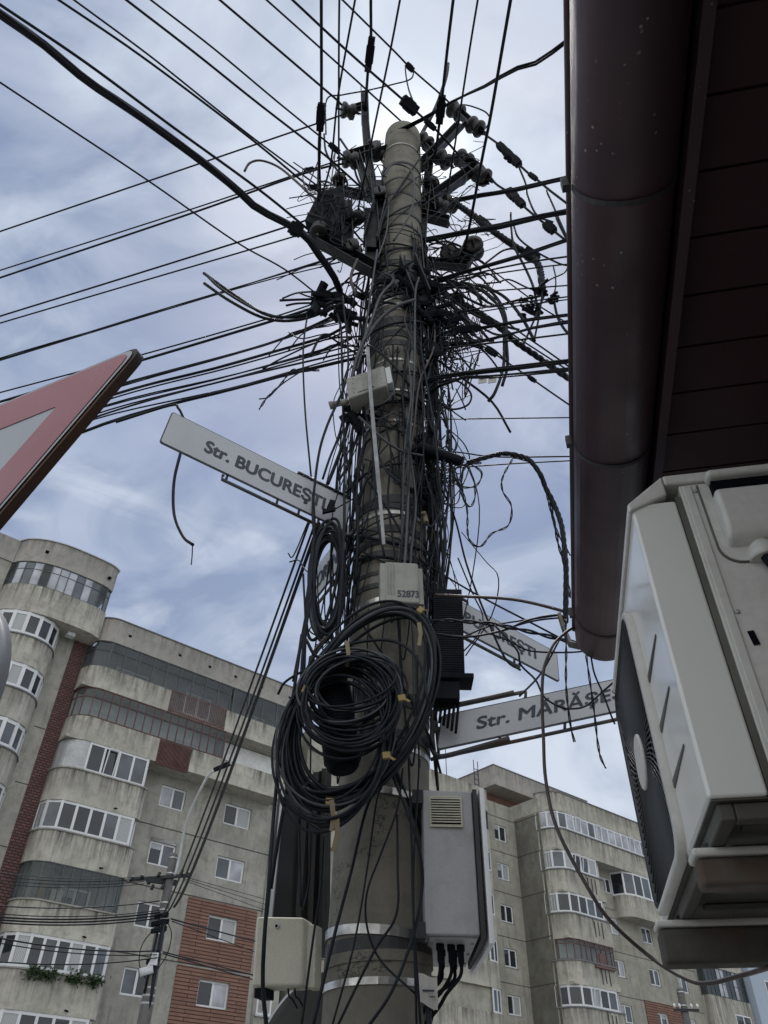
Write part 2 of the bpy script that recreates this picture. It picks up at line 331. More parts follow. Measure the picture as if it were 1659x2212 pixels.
def glazing(root, poly, z0, z1, n, fm, gm, fw=.09, rails=(), label=None, skip0=0, open_=(), name='window'):
    """a band of n lights following a plan polyline: frame part + pane sub-part"""
    poly = off_poly(poly, -.06); L = plen(poly); mb = MB(); gb = MB()
    s0 = skip0; st = [s0+(L-s0)*k/n for k in range(n+1)]
    ps = [at_len(poly, s) for s in st]
    for (p, d) in ps:
        mb.obox((p[0], -p[1], (z0+z1)/2), (d[0], -d[1], 0), (d[1], d[0], 0), (0, 0, 1), fw, .07, z1-z0)
    mats = gm if isinstance(gm, list) else [gm]
    for i in range(n):
        a, b = Vector((ps[i][0][0], -ps[i][0][1], 0)), Vector((ps[i+1][0][0], -ps[i+1][0][1], 0)); d = (b-a)
        for z, h in [(z0+fw*.5, fw), (z1-fw*.5, fw)] + [(r, fw*.6) for r in rails]:
            mb.beam(a+Vector((0, 0, z)), b+Vector((0, 0, z)), .055, h)
        nx = Vector((d.y, -d.x, 0)).normalized()
        gb.mi = rnd.randrange(len(mats)); o = -nx*.0
        if i in open_:   # tilted casement
            mb.beam(a+d*.2+Vector((0, 0, z0+.1)), a+d*.2+nx*.18+Vector((0, 0, z1-.1)), .05, .05); mb.beam(a+d*.85+Vector((0, 0, z0+.1)), a+d*.85+nx*.18+Vector((0, 0, z1-.1)), .05, .05)
            mb.beam(a+d*.2+nx*.18+Vector((0, 0, z1-.1)), a+d*.85+nx*.18+Vector((0, 0, z1-.1)), .05, .05)
        gb.quad(a+Vector((0, 0, z0)), b+Vector((0, 0, z0)), b+Vector((0, 0, z1)), a+Vector((0, 0, z1)))
    f = mb.build(name, fm, root)
    if label: f['label'] = label
    gb.build('pane', mats, f); return f
def window(root, t0, t1, z0, z1, off=0, gm=None, shutter=False, tall=.5, frame='pvc'):
    mb = MB(); y = -off; fw = .09
    mb.box(t0, t0+fw, y-.02, y+.05, z0, z1); mb.box(t1-fw, t1, y-.02, y+.05, z0, z1)
    mb.box(t0+fw, t1-fw, y-.02, y+.05, z0, z0+fw); mb.box(t0+fw, t1-fw, y-.02, y+.05, z1-fw, z1)
    tm = t0+(t1-t0)*tall; mb.box(tm-.055, tm+.055, y-.03, y+.04, z0+fw, z1-fw)
    f = mb.build('window', M[frame], root)
    g_ = MB(); g_.mi = 0; g_.quad((t0+.05, y+.02, z0+.05), (tm, y+.02, z0+.05), (tm, y+.02, z1-.05), (t0+.05, y+.02, z1-.05)); g_.mi = 1
    g_.quad((tm, y+.02, z0+.05), (t1-.05, y+.02, z0+.05), (t1-.05, y+.02, z1-.05), (tm, y+.02, z1-.05))
    gs = gm or [rnd.choice([M['glass'], M['glass2'], M['glass2'], M['glass']]), rnd.choice([M['glass'], M['glass2'], M['glass'], M['curtain']])]
    g_.build('pane', gs, f)
    if rnd.random() < .55:
        q = MB(); side = rnd.random() < .5; hb = rnd.choice([.3, .45, .95])*(z1-z0); q.quad((t0+.08 if side else tm, y+.012, z1-hb), (tm if side else t1-.08, y+.012, z1-hb), (tm if side else t1-.08, y+.012, z1-.05), (t0+.08 if side else tm, y+.012, z1-.05)); q.build('blind', M[rnd.choice(['glass3', 'glass2', 'curtain'])], f)
    s = MB(); s.box(t0-.08, t1+.08, y-.1, y+.03, z0-.07, z0-.003); s.build('sill', M['pvc'] if rnd.random() < .5 else M['sill'], f)
    if shutter: q = MB(); q.box(t0-.06, t1+.06, y-.12, y+.03, z1+.003, z1+.16); q.build('shutter_box', M['pvc'], f)
    return f
def wall_with_holes(mb, t0, t1, z0, z1, holes, y, th=.25):
    """front skin with real openings: strips between windows; holes: (a,b,c,d)"""
    ts = sorted({t0, t1} | {h[0] for h in holes} | {h[1] for h in holes}); zs = sorted({z0, z1} | {h[2] for h in holes} | {h[3] for h in holes})
    for i in range(len(ts)-1):
        run = None
        for j in range(len(zs)-1):
            cx, cz = (ts[i]+ts[i+1])/2, (zs[j]+zs[j+1])/2
            hole = any(h[0] < cx < h[1] and h[2] < cz < h[3] for h in holes)
            if not hole:
                if run is None: run = zs[j]
            if hole and run is not None: strip(mb, ts[i], ts[i+1], run, zs[j], y, th); run = None
        if run is not None: strip(mb, ts[i], ts[i+1], run, zs[-1], y, th)
def strip(mb, a, b, c, d, y, th):
    mb.quad((a, y, c), (b, y, c), (b, y, d), (a, y, d))
    # reveals
    mb.quad((a, y, c), (a, y+th, c), (b, y+th, c), (b, y, c)); mb.quad((a, y, d), (b, y, d), (b, y+th, d), (a, y+th, d))
    mb.quad((a, y, c), (a, y, d), (a, y+th, d), (a, y+th, c)); mb.quad((b, y, c), (b, y+th, c), (b, y+th, d), (b, y, d))
AZ = radians(39.3)
# ---- left block
LB = empty('apartment_block', (-8.6, 41.1, 0), AZ, 'grey apartment block on the left with rounded balconies, dark brick strip and orange brick panels', 'building')
colA = [(-3.25, -1.85, z-1.08, z) for z in (17.0, 14.22, 11.5, 8.8, 6.05)]
colB = [(.5, 2.15, z-1.08, z) for z in (17.0, 14.3, 11.52, 8.78, 6.05)]
low = [(-.6+i*3.1, .9+i*3.1, 3.1, 4.2) for i in range(0)]
mb = MB(); holes = [h for h in colA+colB]
wall_with_holes(mb, -9.7, 5.0, 0, 23.0, holes, 0, .22)
mb.box(-9.7, 5.0, .24, 12, 0, 23.0)
mb.build('wall', M['wall'], LB)
mb = MB()
for i, z in enumerate((6.4, 9.3, 12.16, 14.92, 17.62)):
    mb = MB(); mb.box(-4.4 if z > 4 else -9, 4.98, -.012, .0, z-.025, z+.025); mb.build('joint_line', M['seam'], LB)
    mb = MB(); mb.box(-10.3, -9.72, -.012, 0, z+.3, z+.34); mb.build('joint_line', M['seam'], LB)
mb = MB(); mb.box(-9.7, -8.98, -.07, -.001, 0, 22.9); mb.build('brick_strip', M['brickd'], LB)
mb = MB()
for z0, z1 in ((9.32, 12.1), (6.44, 9.2), (3.5, 6.3)):
    wall_with_holes(mb, -.75, 3.2, z0, z1, [h for h in colB if h[3] < z1 and h[2] > z0], -.045, .04)
mb.build('brick_panel', M['brick'], LB)
for k, h in enumerate(colA): window(LB, *h, off=-.12, shutter=(k == 1))
for k, h in enumerate(colB): window(LB, *h, off=-.12)
window(LB, 3.75, 4.6, 7.7, 8.8, off=0)
# drain pipe
mb = MB(); mb.cyl((3.55, -.07, 0), (3.55, -.07, 22), .05, 8); mb.build('drain_pipe', M['wall'], LB)
bay = [(-9.0, 0)] + smooth_plan([(-8.98, .35), (-8.75, .85), (-8.2, 1.17), (-7.6, 1.2)], 4) + [(-4.75, 1.2), (-4.5, 1.08), (-4.45, 0)]
walls = {8: (20.25, 21.45), 7: (17.5, 18.7), 6: (14.6, 16.05), 5: (11.95, 13.25), 4: (9.2, 10.4), 3: (6.55, 7.9), 2: (3.9, 5.2), 1: (1.2, 2.5)}
for k in range(1, 7):
    z0, z1 = walls[k]; mb = MB(); band(mb, bay, z0, z1, .14)
    inner = [(a, -b) for a, b in off_poly(bay, -.15)]; mb.prism(inner[::-1], z0, z0+.12)
    b = mb.build('balcony', M['balc'], LB)
    mb = MB(); mb.cyl((-5.9, -1.2, z0+.18), (-5.85, -1.42, z0+.12), .035, 8); mb.build('drain_spout', M['dark'], b)
    mb = MB(); band(mb, bay, z1+.003, z1+.06, .22, d=.07); mb.build('ledge', M['fascia'], b)
    zt = walls[k+1][0]
    if k == 6:
        mb = MB(); band(mb, [p for p in bay if p[0] <= -7.65], z1+.06, zt, .05, d=-.05); mb.build('sheet_panel', M['sill'], LB)
        glazing(LB, [(-7.75, 1.2), (-4.75, 1.2)], z1+.06, zt, 4, M['pvc'], [M['glass'], M['glass2']], .1, open_=(1,))
        glazing(LB, [(-4.72, 1.19), (-4.5, .9), (-4.45, 0)], z1+.06, zt, 1, M['pvc'], [M['glass']], .1)
    elif k == 4:
        glazing(LB, bay, z1+.06, zt, 14, M['alu'], M['glasst'], .035, label='thin dark metal glazing with a cluttered loggia behind')
        mb = MB(); 
        for q, (tx, hz, ww, mm) in enumerate(((-8.1, .95, .35, 'ochre'), (-7.55, .75, .5, 'ochre'), (-7.9, .45, .6, 'strap'))): mb.mi = q; mb.box(tx, tx+ww, -.8+q*.1, -.4, z0+.9, z0+1.1+hz)
        mb.build('stored_boxes', [M['ochre'], M['beige'], M['strap']], LB)
        window(LB, -7.0, -5.6, z0+.9, z0+2.2, off=.05)
    else:
        glazing(LB, bay, z1+.06, zt, 9 if k != 3 else 11, M['pvc'], [M['glass'], M['glass2'], M['glass'], M['curtain']], .12, open_=())
    if k == 3:
        lr = random.Random(3)
        for cc_, nm_ in (((-7.6, -7.2, -6.8), 'left and longest'), ((-5.95, -5.7), 'middle'), ((-5.1, -4.9), 'right')):
            v = MB()
            for i in range(70*len(cc_)):
                t_ = lr.choice(cc_)+lr.gauss(0, .15); c = Vector((t_, -1.32+lr.gauss(0, .08), z1+.02+lr.gauss(-.08, .13)))
                a = Vector((lr.uniform(-1, 1), lr.uniform(-1, 1), lr.uniform(-1, 1))).normalized()*.09; bb = a.orthogonal().normalized()*.06
                v.quad(c-a, c-bb, c+a, c+bb)
            tag(v.build('trailing_plant', M['leaf']), nm_+' of the green plants trailing over a balcony ledge of the left block', 'plant', 'plants trailing over the balcony ledge').matrix_world = Matrix.Translation((-8.6, 41.1, 0)) @ Matrix.Rotation(AZ, 4, 'Z')
# L7, L8 long balconies
curve_l = [(-9.0, 0)] + smooth_plan([(-8.98, .35), (-8.75, .85), (-8.2, 1.17), (-7.6, 1.2)], 4)
z0, z1 = walls[7]
mb = MB(); band(mb, curve_l+[(-4.4, 1.2)], z0, z1, .14); mb.build('balcony', M['balc'], LB)
mb = MB(); band(mb, [(-2.55, 1.2), (3.2, 1.2), (3.2, 0)], z0, z1, .14); mb.box(-9, 3.06, -1.05, 0, z0-.0, z0+.14); mb.build('balcony', M['balc'], LB)
mb = MB(); nR = 26
for i in range(nR): t_ = -4.38+i*1.8/nR; mb.prism([(t_, -1.12), (t_+.02, -1.2), (t_+.045, -1.2), (t_+.065, -1.12)], z0-.1, z1+.0)
mb.box(-4.4, -2.56, -1.11, -1.08, z0-.08, z1); mb.build('corrugated_sheet', M['maroon'], LB)
glazing(LB, curve_l+[(-.75, 1.2)], z1+.04, 20.25, 19, M['iron'], M['glasst'], .04, rails=(19.75,), label='rusty grid glazing with a pale loggia behind')
window(LB, -8.0, -6.5, 18.2, 19.6, off=.06); window(LB, -3.2, -1.6, 18.2, 19.5, off=.06)
window(LB, .5, 2.0, 18.3, 19.3, off=.06)
mb = MB(); mb.box(-8.9, 3.1, -.05, -.015, 17.7, 20.2); mb.build('loggia_wall', M['room'], LB)
mb = MB(); mb.box(-.75, -.68, -1.15, 0, 18.7, 20.2); mb.build('side_screen', M['glassd'], LB)
z0, z1 = walls[8]
mb = MB(); band(mb, curve_l+[(-4.35, 1.2)], z0, z1, .14); mb.build('balcony', M['balc'], LB)
mb = MB(); band(mb, [(-.9, 1.2), (3.4, 1.2), (3.4, 0)], z0, z1, .14); mb.box(-9, 3.26, -1.05, 0, z0-.0, z0+.14); mb.build('balcony', M['balc'], LB)
mb = MB()
for i in range(34): t_ = -4.33+i*3.4/34; mb.box(t_, t_+.03, -1.205, -1.185, z0-.05, z1+.05)
mb.box(-4.35, -.9, -1.2, -1.16, z1, z1+.06); mb.box(-4.35, -.9, -1.2, -1.16, z0+.1, z0+.16)
mb.build('railing', M['maroon'], LB)
glazing(LB, curve_l+[(-.8, 1.2)], z1+.03, 22.95, 11, M['alu'], M['glassd'], .035, rails=(22.45,))
glazing(LB, [(-.6, 1.2), (3.3, 1.2)], z1+.03, 22.95, 4, M['alu'], M['glassd'], .05)
window(LB, -7.2, -5.3, 21.0, 22.3, off=.05); window(LB, -3, -1.4, 21.0, 22.3, off=.05); window(LB, 1.0, 2.2, 21.0, 22.3, off=.05)
mb = MB(); top = curve_l+[(5.0, 1.2), (5.0, 0)]; band(mb, top, 22.95, 24.3, .16); mb.box(-8.5, 4.8, -.95, 12, 22.98, 23.3); mb.build('parapet', M['fascia'], LB)
mb = MB(); band(mb, top, 24.303, 24.36, .3, d=.06); mb.build('coping', M['roofing'], LB)
mb = MB()
for t_ in (-7.4, -4.4, -2.5, -.8, 1.0, 3.0): mb.box(t_, t_+.17, -1.215, -1.202, 23.55, 23.68)
for t_ in (-12.9, -9.4): mb.box(t_, t_+.17, -1.42, -1.3, 26.35, 26.48)
mb.build('air_vent', M['dark'], LB)
mb = MB(); mb.box(-4.4, -.9, -.06, -.02, 20.3, 22.9); mb.build('loggia_wall', M['strap'], LB)
# tower on the left
tb = smooth_plan([(-14.0, 0), (-13.7, .5), (-13, 1.0), (-12, 1.3), (-10.8, 1.36), (-9.5, 1.3), (-8.85, 1.05)], 3)+[(-8.78, .0), (-8.78, -4)]
tin = [(a, -b) for a, b in tb]+[(-14, 4)]
mb = MB(); mb.box(-19, -9.705, .0, 12, 0, 22.9); mb.box(-19, -14.01, 0, 12, 22.9, 27.3); mb.box(-14, -9, 1.6, 12, 22.9, 27.0); mb.build('tower_wall', M['wall'], LB)
mb = MB(); band(mb, tb, 22.9, 24.45, .15); mb.prism([(a, -b) for a, b in off_poly(tb, -.16)][::-1]+[(-13.9, 4)], 22.92, 23.1); mb.build('balcony', M['balc'], LB)
glazing(LB, tb[:-1], 24.47, 25.9, 15, M['alu'], [M['glass3'], M['glass2'], M['glass3'], M['glasst']], .04, rails=(25.45,))
mb = MB(); mb.box(-13.7, -9.2, .9, .95, 23.1, 25.9); mb.build('loggia_wall', M['room'], LB)
mb = MB(); band(mb, tb, 25.9, 27.3, .2); mb.prism([(a, -b) for a, b in off_poly(tb, -.21)][::-1]+[(-13.9, 4)], 25.92, 26.1); mb.box(-19, -14.02, -.08, -.0, 25.9, 27.3); mb.build('parapet', M['fascia'], LB)
mb = MB(); band(mb, tb, 27.303, 27.36, .35, d=.08)
cen = Vector((-11.3, 1.2, 27.75)); ou = [Vector((a, -b, 27.36)) for a, b in off_poly(tb, .02)]
for i in range(len(ou)-1): mb.poly([ou[i], ou[i+1], cen])
mb.build('roof_sheet', M['sill'], LB)
sb = smooth_plan([(-14.0, 0), (-13.6, .6), (-12.9, 1.08), (-12.1, 1.25), (-11.35, 1.12), (-10.8, .7), (-10.5, 0)], 3)
for i, (a, b) in enumerate([(21.55, 22.88), (18.83, 20.15), (16.08, 17.42), (13.35, 14.7), (10.6, 11.95)]):
    mb = MB(); band(mb, sb, a-1.4, a, .14); mb.prism([(p, -q) for p, q in off_poly(sb, -.15)][::-1], a-1.39, a-1.28); bb = mb.build('balcony', M['balc'], LB)
    mb = MB(); band(mb, sb, a+.003, a+.07, .2, d=.06); mb.build('ledge', M['roofing'], bb)
    glazing(LB, sb, a+.07, b, 7, M['pvc'], [M['glass'], M['glass2'], M['glass'], M['curtain']], .17)
# lamp under the tower balcony
mb = MB(); mb.box(-10.35, -9.95, -.75, -.4, 22.7, 22.89); mb.build('ceiling_lamp', M['pvc'], LB)
# ---- right block
RB = empty('apartment_block', (19.66, 63.0, 0), AZ, 'khaki concrete apartment block on the right, behind the grey cabinet and the air conditioner', 'building')
cR = [(0, 1.25, z-1.06, z) for z in (19.1, 16.42, 13.72, 11.0)]; cD = [(-4.05, -2.85, z-1.04, z) for z in (19.15, 16.42, 13.74, 11.07, 8.4)]
cE = [(3.5, 4.7, z-1.06, z) for z in (13.7, 11.0)]
mb = MB(); wall_with_holes(mb, -10.3, 12.0, 0, 22.35, cR+cD+cE, 0, .2); mb.box(-10.3, 12, .22, 12, 0, 22.35)
cL = [(-12.55, -11.3, z-1.1, z) for z in (21.6, 18.95, 16.25, 13.58, 10.93, 8.2)]
wall_with_holes(mb, -13.9, -10.302, 0, 23.2, cL, 2.4, .2); mb.box(-13.9, -10.3, 2.62, 12, 0, 23.2)
mb.quad((-10.3, 0, 0), (-10.3, 2.4, 0), (-10.3, 2.4, 23.3), (-10.3, 0, 23.3))
mb.box(-10.298, -9.9, 0.02, 12, 22.36, 23.4)
mb.build('wall', M['wall2'], RB)
mb = MB()
for z in (8.9, 11.55, 14.24, 17.0, 19.7, 22.15):
    if z < 17.5: mb = MB(); mb.box(-5.3, 6, -.012, 0, z-.02, z+.02); mb.build('joint_line', M['seam'], RB)
    mb = MB(); mb.box(-13.9, -10.32, 2.385, 2.398, z-.02, z+.02); mb.box(-10.3201, -10.303, .05, 2.39, z-.02, z+.02); mb.build('joint_line', M['seam'], RB)
mb = MB(); wall_with_holes(mb, -1.3, 3.0, 0, 11.6, [h for h in cR if h[3] < 11.6], -.045, .04); mb.build('brick_panel', M['brick'], RB)
for h in cR+cD+cE: window(RB, *h, off=-.1, tall=rnd.choice([.4, .5]))
for h in cL: window(RB, *h, off=-2.5, tall=.45)
rb = smooth_plan([(-10.32, -.3), (-10.15, .35), (-9.8, .9), (-9.2, 1.2)], 3)
rz = [(21.05, 22.35), (18.3, 19.6), (15.52, 16.85), (12.75, 14.02), (10.15, 11.4), (7.4, 8.7), (4.7, 6)]
for i, (a, b) in enumerate(rz):
    xr = 12.0 if i == 0 else -5.45; pl = rb+[(xr, 1.2), (xr+.02, 0)]; wb = (rz[i+1][1] if i+1 < len(rz) else 3.3)
    mb = MB(); band(mb, pl, wb, a, .14); mb.box(-10, xr-.15, -1.05, 0.05, wb+.003, wb+.14); bb = mb.build('balcony', M['balc2'], RB)
    mb = MB(); band(mb, pl, a+.003, a+.08, .2, d=.07); mb.build('ledge', M['roofing'], bb)
    if i == 0: glazing(RB, pl, a+.08, b, 30, M['pvc'], [M['glass3'], M['glass3'], M['glass2']], .13, open_=(4, 7, 12, 17))
    elif i == 3:
        glazing(RB, pl, a+.08, b, 13, M['iron'], M['glasst'], .05, rails=(13.75,), label='old purple-brown metal glazing')
        mb = MB(); mb.box(-7.3, -6.7, -1.26, -1.2, a-.1, a+.7); mb.box(-7.9, -5.9, -1.35, -1.22, a-.2, a-.08); mb.build('hanging_cloth', M['maroon'], RB)
        mb = MB(); mb.box(-10, -5.6, -.08, -.015, wb+.2, b); mb.build('loggia_wall', M['room'], RB)
    else: glazing(RB, pl, a+.08, b, 8, M['pvc'], [M['glass'], M['glass2'], M['curtain'], M['glass']], .13, open_=(3, 4) if i == 1 else ((3,) if i == 4 else ()))
    if i in (1, 2, 3, 4):
        mb = MB()
        for q in range(3): mb.box(-7.3+q*.4, -7.24+q*.4, -1.24, -1.19, a-1.1+.1*(q % 2), a-.15)
        mb.build('drying_bracket', M['bandd'], RB)
mb = MB(); pl = rb+[(12.0, 1.2), (12.02, 0)]; band(mb, pl, 22.35, 23.7, .16); mb.box(-10, 11.8, -1.0, 12, 22.38, 22.8); mb.build('parapet', M['balc2'], RB)
mb = MB(); band(mb, pl, 23.703, 23.77, .3, d=.06); mb.build('coping', M['roofing'], RB)
r2 = smooth_plan([(-2.9, 0), (-2.85, .5), (-2.4, 1.05), (-1.7, 1.2)], 3)+[(2.2, 1.2), (2.22, 0)]
mb = MB(); band(mb, r2, 16.5, 17.95, .14); mb.prism([(p, -q) for p, q in off_poly(r2, -.15)][::-1], 16.52, 16.65); mb.build('balcony', M['balc2'], RB)
glazing(RB, r2, 17.97, 19.6, 7, M['pvc'], [M['glass'], M['glass2']], .13)
# far right bay
r3 = [(6.3, 0), (6.35, .6), (12.0, .6), (12.0, 0)]
mb = MB(); band(mb, r3, 9.6, 12.75, .14); mb.build('balcony', M['balc2'], RB)
glazing(RB, r3, 12.78, 14.7, 12, M['alu'], [M['glass'], M['glassd'], M['glass3']], .05, rails=(13.7,))
mb = MB(); band(mb, r3, 14.7, 16.2, .14); mb.build('balcony', M['balc2'], RB)
window(RB, 9.3, 11.5, 10.5, 11.8, off=.62)
# left mass of the right block
lm = [(-30, -1.1), (-15.2, -1.1)]+smooth_plan([(-14.9, -1.12), (-14.3, -1.3), (-13.95, -1.8), (-13.9, -2.4)], 3)
for i in range(8):
    a = 23.0-2.72*i; mb = MB()
    if i == 0: band(mb, lm, 21.7, 23.2, .15); mb.build('parapet', M['balc2'], RB); continue
    b0 = 21.7-2.72*(i-1)
    glazing(RB, lm[1:], b0-1.3, b0, 5, M['pvc'] if i != 1 else M['alu'], [M['glass'], M['glass2']], .1)
    mb = MB(); band(mb, lm, b0-2.72, b0-1.3, .15); mb.build('balcony', M['balc2'], RB)
mb = MB(); mb.box(-30, -15.1, 1.3, 12, 0, 23.0); mb.box(-15.1, -13.95, 2.45, 12, 0, 23.0); mb.build('wall', M['wall2'], RB)
# penthouse
mb = MB(); mb.box(-11.45, 0, 3.0, 9, 25.0, 26.5); mb.build('penthouse', M['fascia'], RB)
mb = MB(); mb.box(-11.5, .05, 2.95, 9, 26.503, 26.58); mb.build('coping', M['roofing'], RB)
mb = MB(); mb.box(-13.2, -1, 4.6, 8.9, 22.9, 25.0); mb.build('penthouse_wall', M['brick'], RB)
window(RB, -11.9, -11.0, 23.5, 24.8, off=-4.55, gm=[M['glass3'], M['glass3']])
mb = MB()
for dx in (0, .45): mb.cyl((-12.6+dx, 4, 23), (-12.6+dx, 4, 26.9), .035, 6)
for i in range(8): mb.cyl((-12.6, 4, 23.4+i*.4), (-12.15, 4, 23.4+i*.4), .025, 6)
mb.cyl((-15.6, 4, 22), (-15.6, 4, 29), .03, 6)
mb.build('roof_ladder', M['steel'], RB)
# blue building
BB = empty('apartment_block', (19.66, 63.0, 0), AZ, 'pale blue rendered building at the far lower right beyond the khaki block', 'building')
mb = MB(); mb.box(12.3, 24, -1.0, 10, 0, 22); mb.build('wall', M['bluew'], BB)
for z in (14.6, 11.8): window(BB, 14.4, 16.2, z-1.7, z, off=1.02, gm=[M['glass2'], M['glass']])
# ------------------------------------------------------------------ main pole
PB, PT = Vector((-.022, 2.8, 0)), Vector((.10, 2.8, 8.28))
def axis(z): return PB.lerp(PT, z/8.28)
def prad(z): return .176 - .026*z/8.28
def around(z, phi, d=0): r = prad(z)+d; a = axis(z); return Vector((a.x + r*sin(phi), a.y - r*cos(phi), z))
def zf(y): return PY(840, y, 2.63).z
UPole = empty('utility_pole', (PB.x, PB.y, 0), 0, 'round concrete utility pole in the foreground, smothered in black cables, steel bands and insulator arms', 'utility pole')
PO = Vector((PB.x, PB.y, 0))
def kid(mb, name, mat, parent, **k):   # build in world coords, keep under an empty that sits at PO
    mb.v = [tuple(Vector(v)-PO) for v in mb.v]; return mb.build(name, mat, parent, **k)
mb = MB(); prof = [(0, prad(0))] + [(z, prad(z)) for z in (1, 2, 3, 4, 5, 6, 7, 8.2)] + [(8.275, prad(8.2)-.002), (8.28, prad(8.2)-.012)]
mb.lathe(PB, PT-PB, prof, 40); kid(mb, 'shaft', M['pole'], UPole)
def ringband(z, h=.02, d=.004, mat='band', name='steel_band', tilt=0):
    mb = MB(); n = 36; r = prad(z)+d; a = axis(z)
    for k in range(n):
        p0, p1 = 2*pi*k/n, 2*pi*(k+1)/n
        def q(p, rr, zz): return (a.x+rr*sin(p), a.y-rr*cos(p), z+zz+tilt*sin(p))
        mb.hexa([q(p0, r-.006, -h/2), q(p1, r-.006, -h/2), q(p1, r, -h/2), q(p0, r, -h/2), q(p0, r-.006, h/2), q(p1, r-.006, h/2), q(p1, r, h/2), q(p0, r, h/2)])
    return kid(mb, name, M[mat], UPole)
for y, h, m in ((1706, .024, 'band'), (2008, .028, 'band'), (2040, .05, 'bandd'), (2118, .02, 'band'), (2062, .03, 'pole'), (1105, .02, 'band'), (772, .016, 'band'), (640, .012, 'band'), (652, .012, 'band'), (664, .012, 'band'), (905, .016, 'band'), (840, .012, 'band'),
                (345, .03, 'bandd'), (378, .02, 'bandd'), (410, .03, 'bandd'), (455, .03, 'bandd'), (480, .02, 'bandd'), (560, .05, 'bandd'), (590, .07, 'bandd'), (612, .06, 'bandd'), (690, .10, 'bandd'), (715, .06, 'bandd'), (735, .05, 'bandd'), (1075, .05, 'bandd'), (1090, .03, 'bandd'), (1140, .04, 'bandd'), (1165, .03, 'bandd'), (1195, .04, 'bandd'), (1235, .02, 'bandd'), (1262, .025, 'bandd'), (1290, .02, 'band'), (1500, .06, 'bandd'), (1580, .03, 'bandd'), (1608, .02, 'band'), (305, .012, 'band')):
    ringband(zf(y), h, .004+.004*rnd.random(), m, 'steel_band', rnd.uniform(-.022, .022))
# steel arms with spool insulators (traced in the photograph, built in the plane of the pole)
def arm(pts, w, depth=2.8, ins=(), name='crossarm'):
    mb = MB(); P = [PY(x, y, d) for x, y, d in pts]
    for a, b in zip(P[:-1], P[1:]):
        d = (b-a).normalized(); sd = Vector((0, 1, 0)); k = zc((a+b)/2)/F; ww = w*k*1.25
        u = d.cross(sd).normalized()
        mb.obox((a+b)/2+sd*ww*.4, d, u, sd, (b-a).length+ww*.3, ww, .008); mb.obox((a+b)/2+u*ww*.45, d, u, sd, (b-a).length, .008, ww*.8); mb.obox((a+b)/2-u*ww*.45, d, u, sd, (b-a).length, .008, ww*.8)
    o = kid(mb, name, M['steel'], UPole)
    for (x, y, r, ax, d) in ins:
        c = PY(x, y, d); R_ = r*1.25*zc(c)/F; A = Vector(ax).normalized(); h = R_*1.7
        q = MB(); q.lathe(c-A*h*.5, A, [(0, R_*.62), (h*.06, R_*.95), (h*.2, R_), (h*.34, R_*.9), (h*.44, R_*.72), (h*.56, R_*.72), (h*.66, R_*.9), (h*.8, R_), (h*.94, R_*.95), (h, R_*.62)], 18)
        q.cyl(c-A*h*.95, c+A*h*.95, R_*.16, 8); kid(q, 'insulator', M['porc'], o)
    return o
V = Vector
arm([(787, 192, 2.74), (789, 262, 2.74), (796, 345, 2.72), (812, 440, 2.7)], 13, ins=[(752, 240, 14, (1, .3, .2), 2.74)])
arm([(752, 238, 2.75), (790, 226, 2.75)], 12)
arm([(750, 343, 2.72), (830, 318, 2.75)], 22, ins=[(757, 346, 15, (1, .3, .3), 2.7), (812, 327, 15, (.6, 1, .2), 2.75)])
arm([(905, 362, 2.8), (1000, 262, 2.86)], 15)
arm([(980, 232, 2.88), (1038, 284, 2.84)], 13, ins=[(985, 240, 15, (.6, .1, -.6), 2.88), (1027, 274, 15, (.6, .1, -.6), 2.84)])
arm([(912, 300, 2.84), (965, 352, 2.82)], 12, ins=[(918, 306, 14, (.6, .2, -.6), 2.84), (958, 345, 15, (.6, .2, -.6), 2.82)])
arm([(900, 452, 2.8), (1025, 362, 2.88)], 18)
arm([(990, 338, 2.9), (1046, 388, 2.87)], 20, ins=[(1002, 346, 16, (.6, .1, -.6), 2.9), (1040, 379, 16, (.6, .1, -.6), 2.87)])
arm([(922, 388, 2.83), (930, 460, 2.82)], 18, ins=[(932, 398, 13, (.3, .3, .8), 2.83), (972, 440, 15, (.8, .4, .2), 2.85), (953, 446, 13, (.8, .4, .2), 2.83)])
arm([(898, 460, 2.8), (968, 478, 2.83)], 18)
arm([(738, 412, 2.72), (820, 428, 2.72)], 15, ins=[(733, 388, 12, (.1, .2, 1), 2.7), (822, 420, 12, (.2, 1, .2), 2.64)])
arm([(733, 376, 2.7), (734, 418, 2.7)], 14)
arm([(690, 516, 2.6), (812, 584, 2.66)], 24, ins=[(690, 500, 16, (.1, .2, 1), 2.58), (763, 536, 14, (.3, .8, .3), 2.62), (757, 480, 13, (.2, .3, 1), 2.65)])
arm([(800, 440, 2.7), (806, 560, 2.66)], 26)
arm([(812, 380, 2.66), (820, 440, 2.66), (800, 520, 2.64)], 24)
arm([(748, 425, 2.62), (752, 540, 2.6)], 20, ins=[(772, 470, 13, (.2, .3, 1), 2.6)])
arm([(770, 330, 2.7), (800, 430, 2.68)], 12)
arm([(930, 330, 2.84), (915, 470, 2.8)], 14)
arm([(880, 560, 2.6), (912, 640, 2.62)], 30)
arm([(905, 566, 2.8), (1010, 574, 2.84)], 18, ins=[(972, 553, 17, (.2, .8, .5), 2.82), (996, 555, 13, (.2, .8, .5), 2.86)])
arm([(1000, 580, 2.84), (1024, 540, 2.8)], 15, ins=[(1023, 537, 18, (.2, .9, .4), 2.8), (905, 540, 15, (.3, .3, 1), 2.82)])
arm([(915, 460, 2.78), (908, 560, 2.76)], 16)
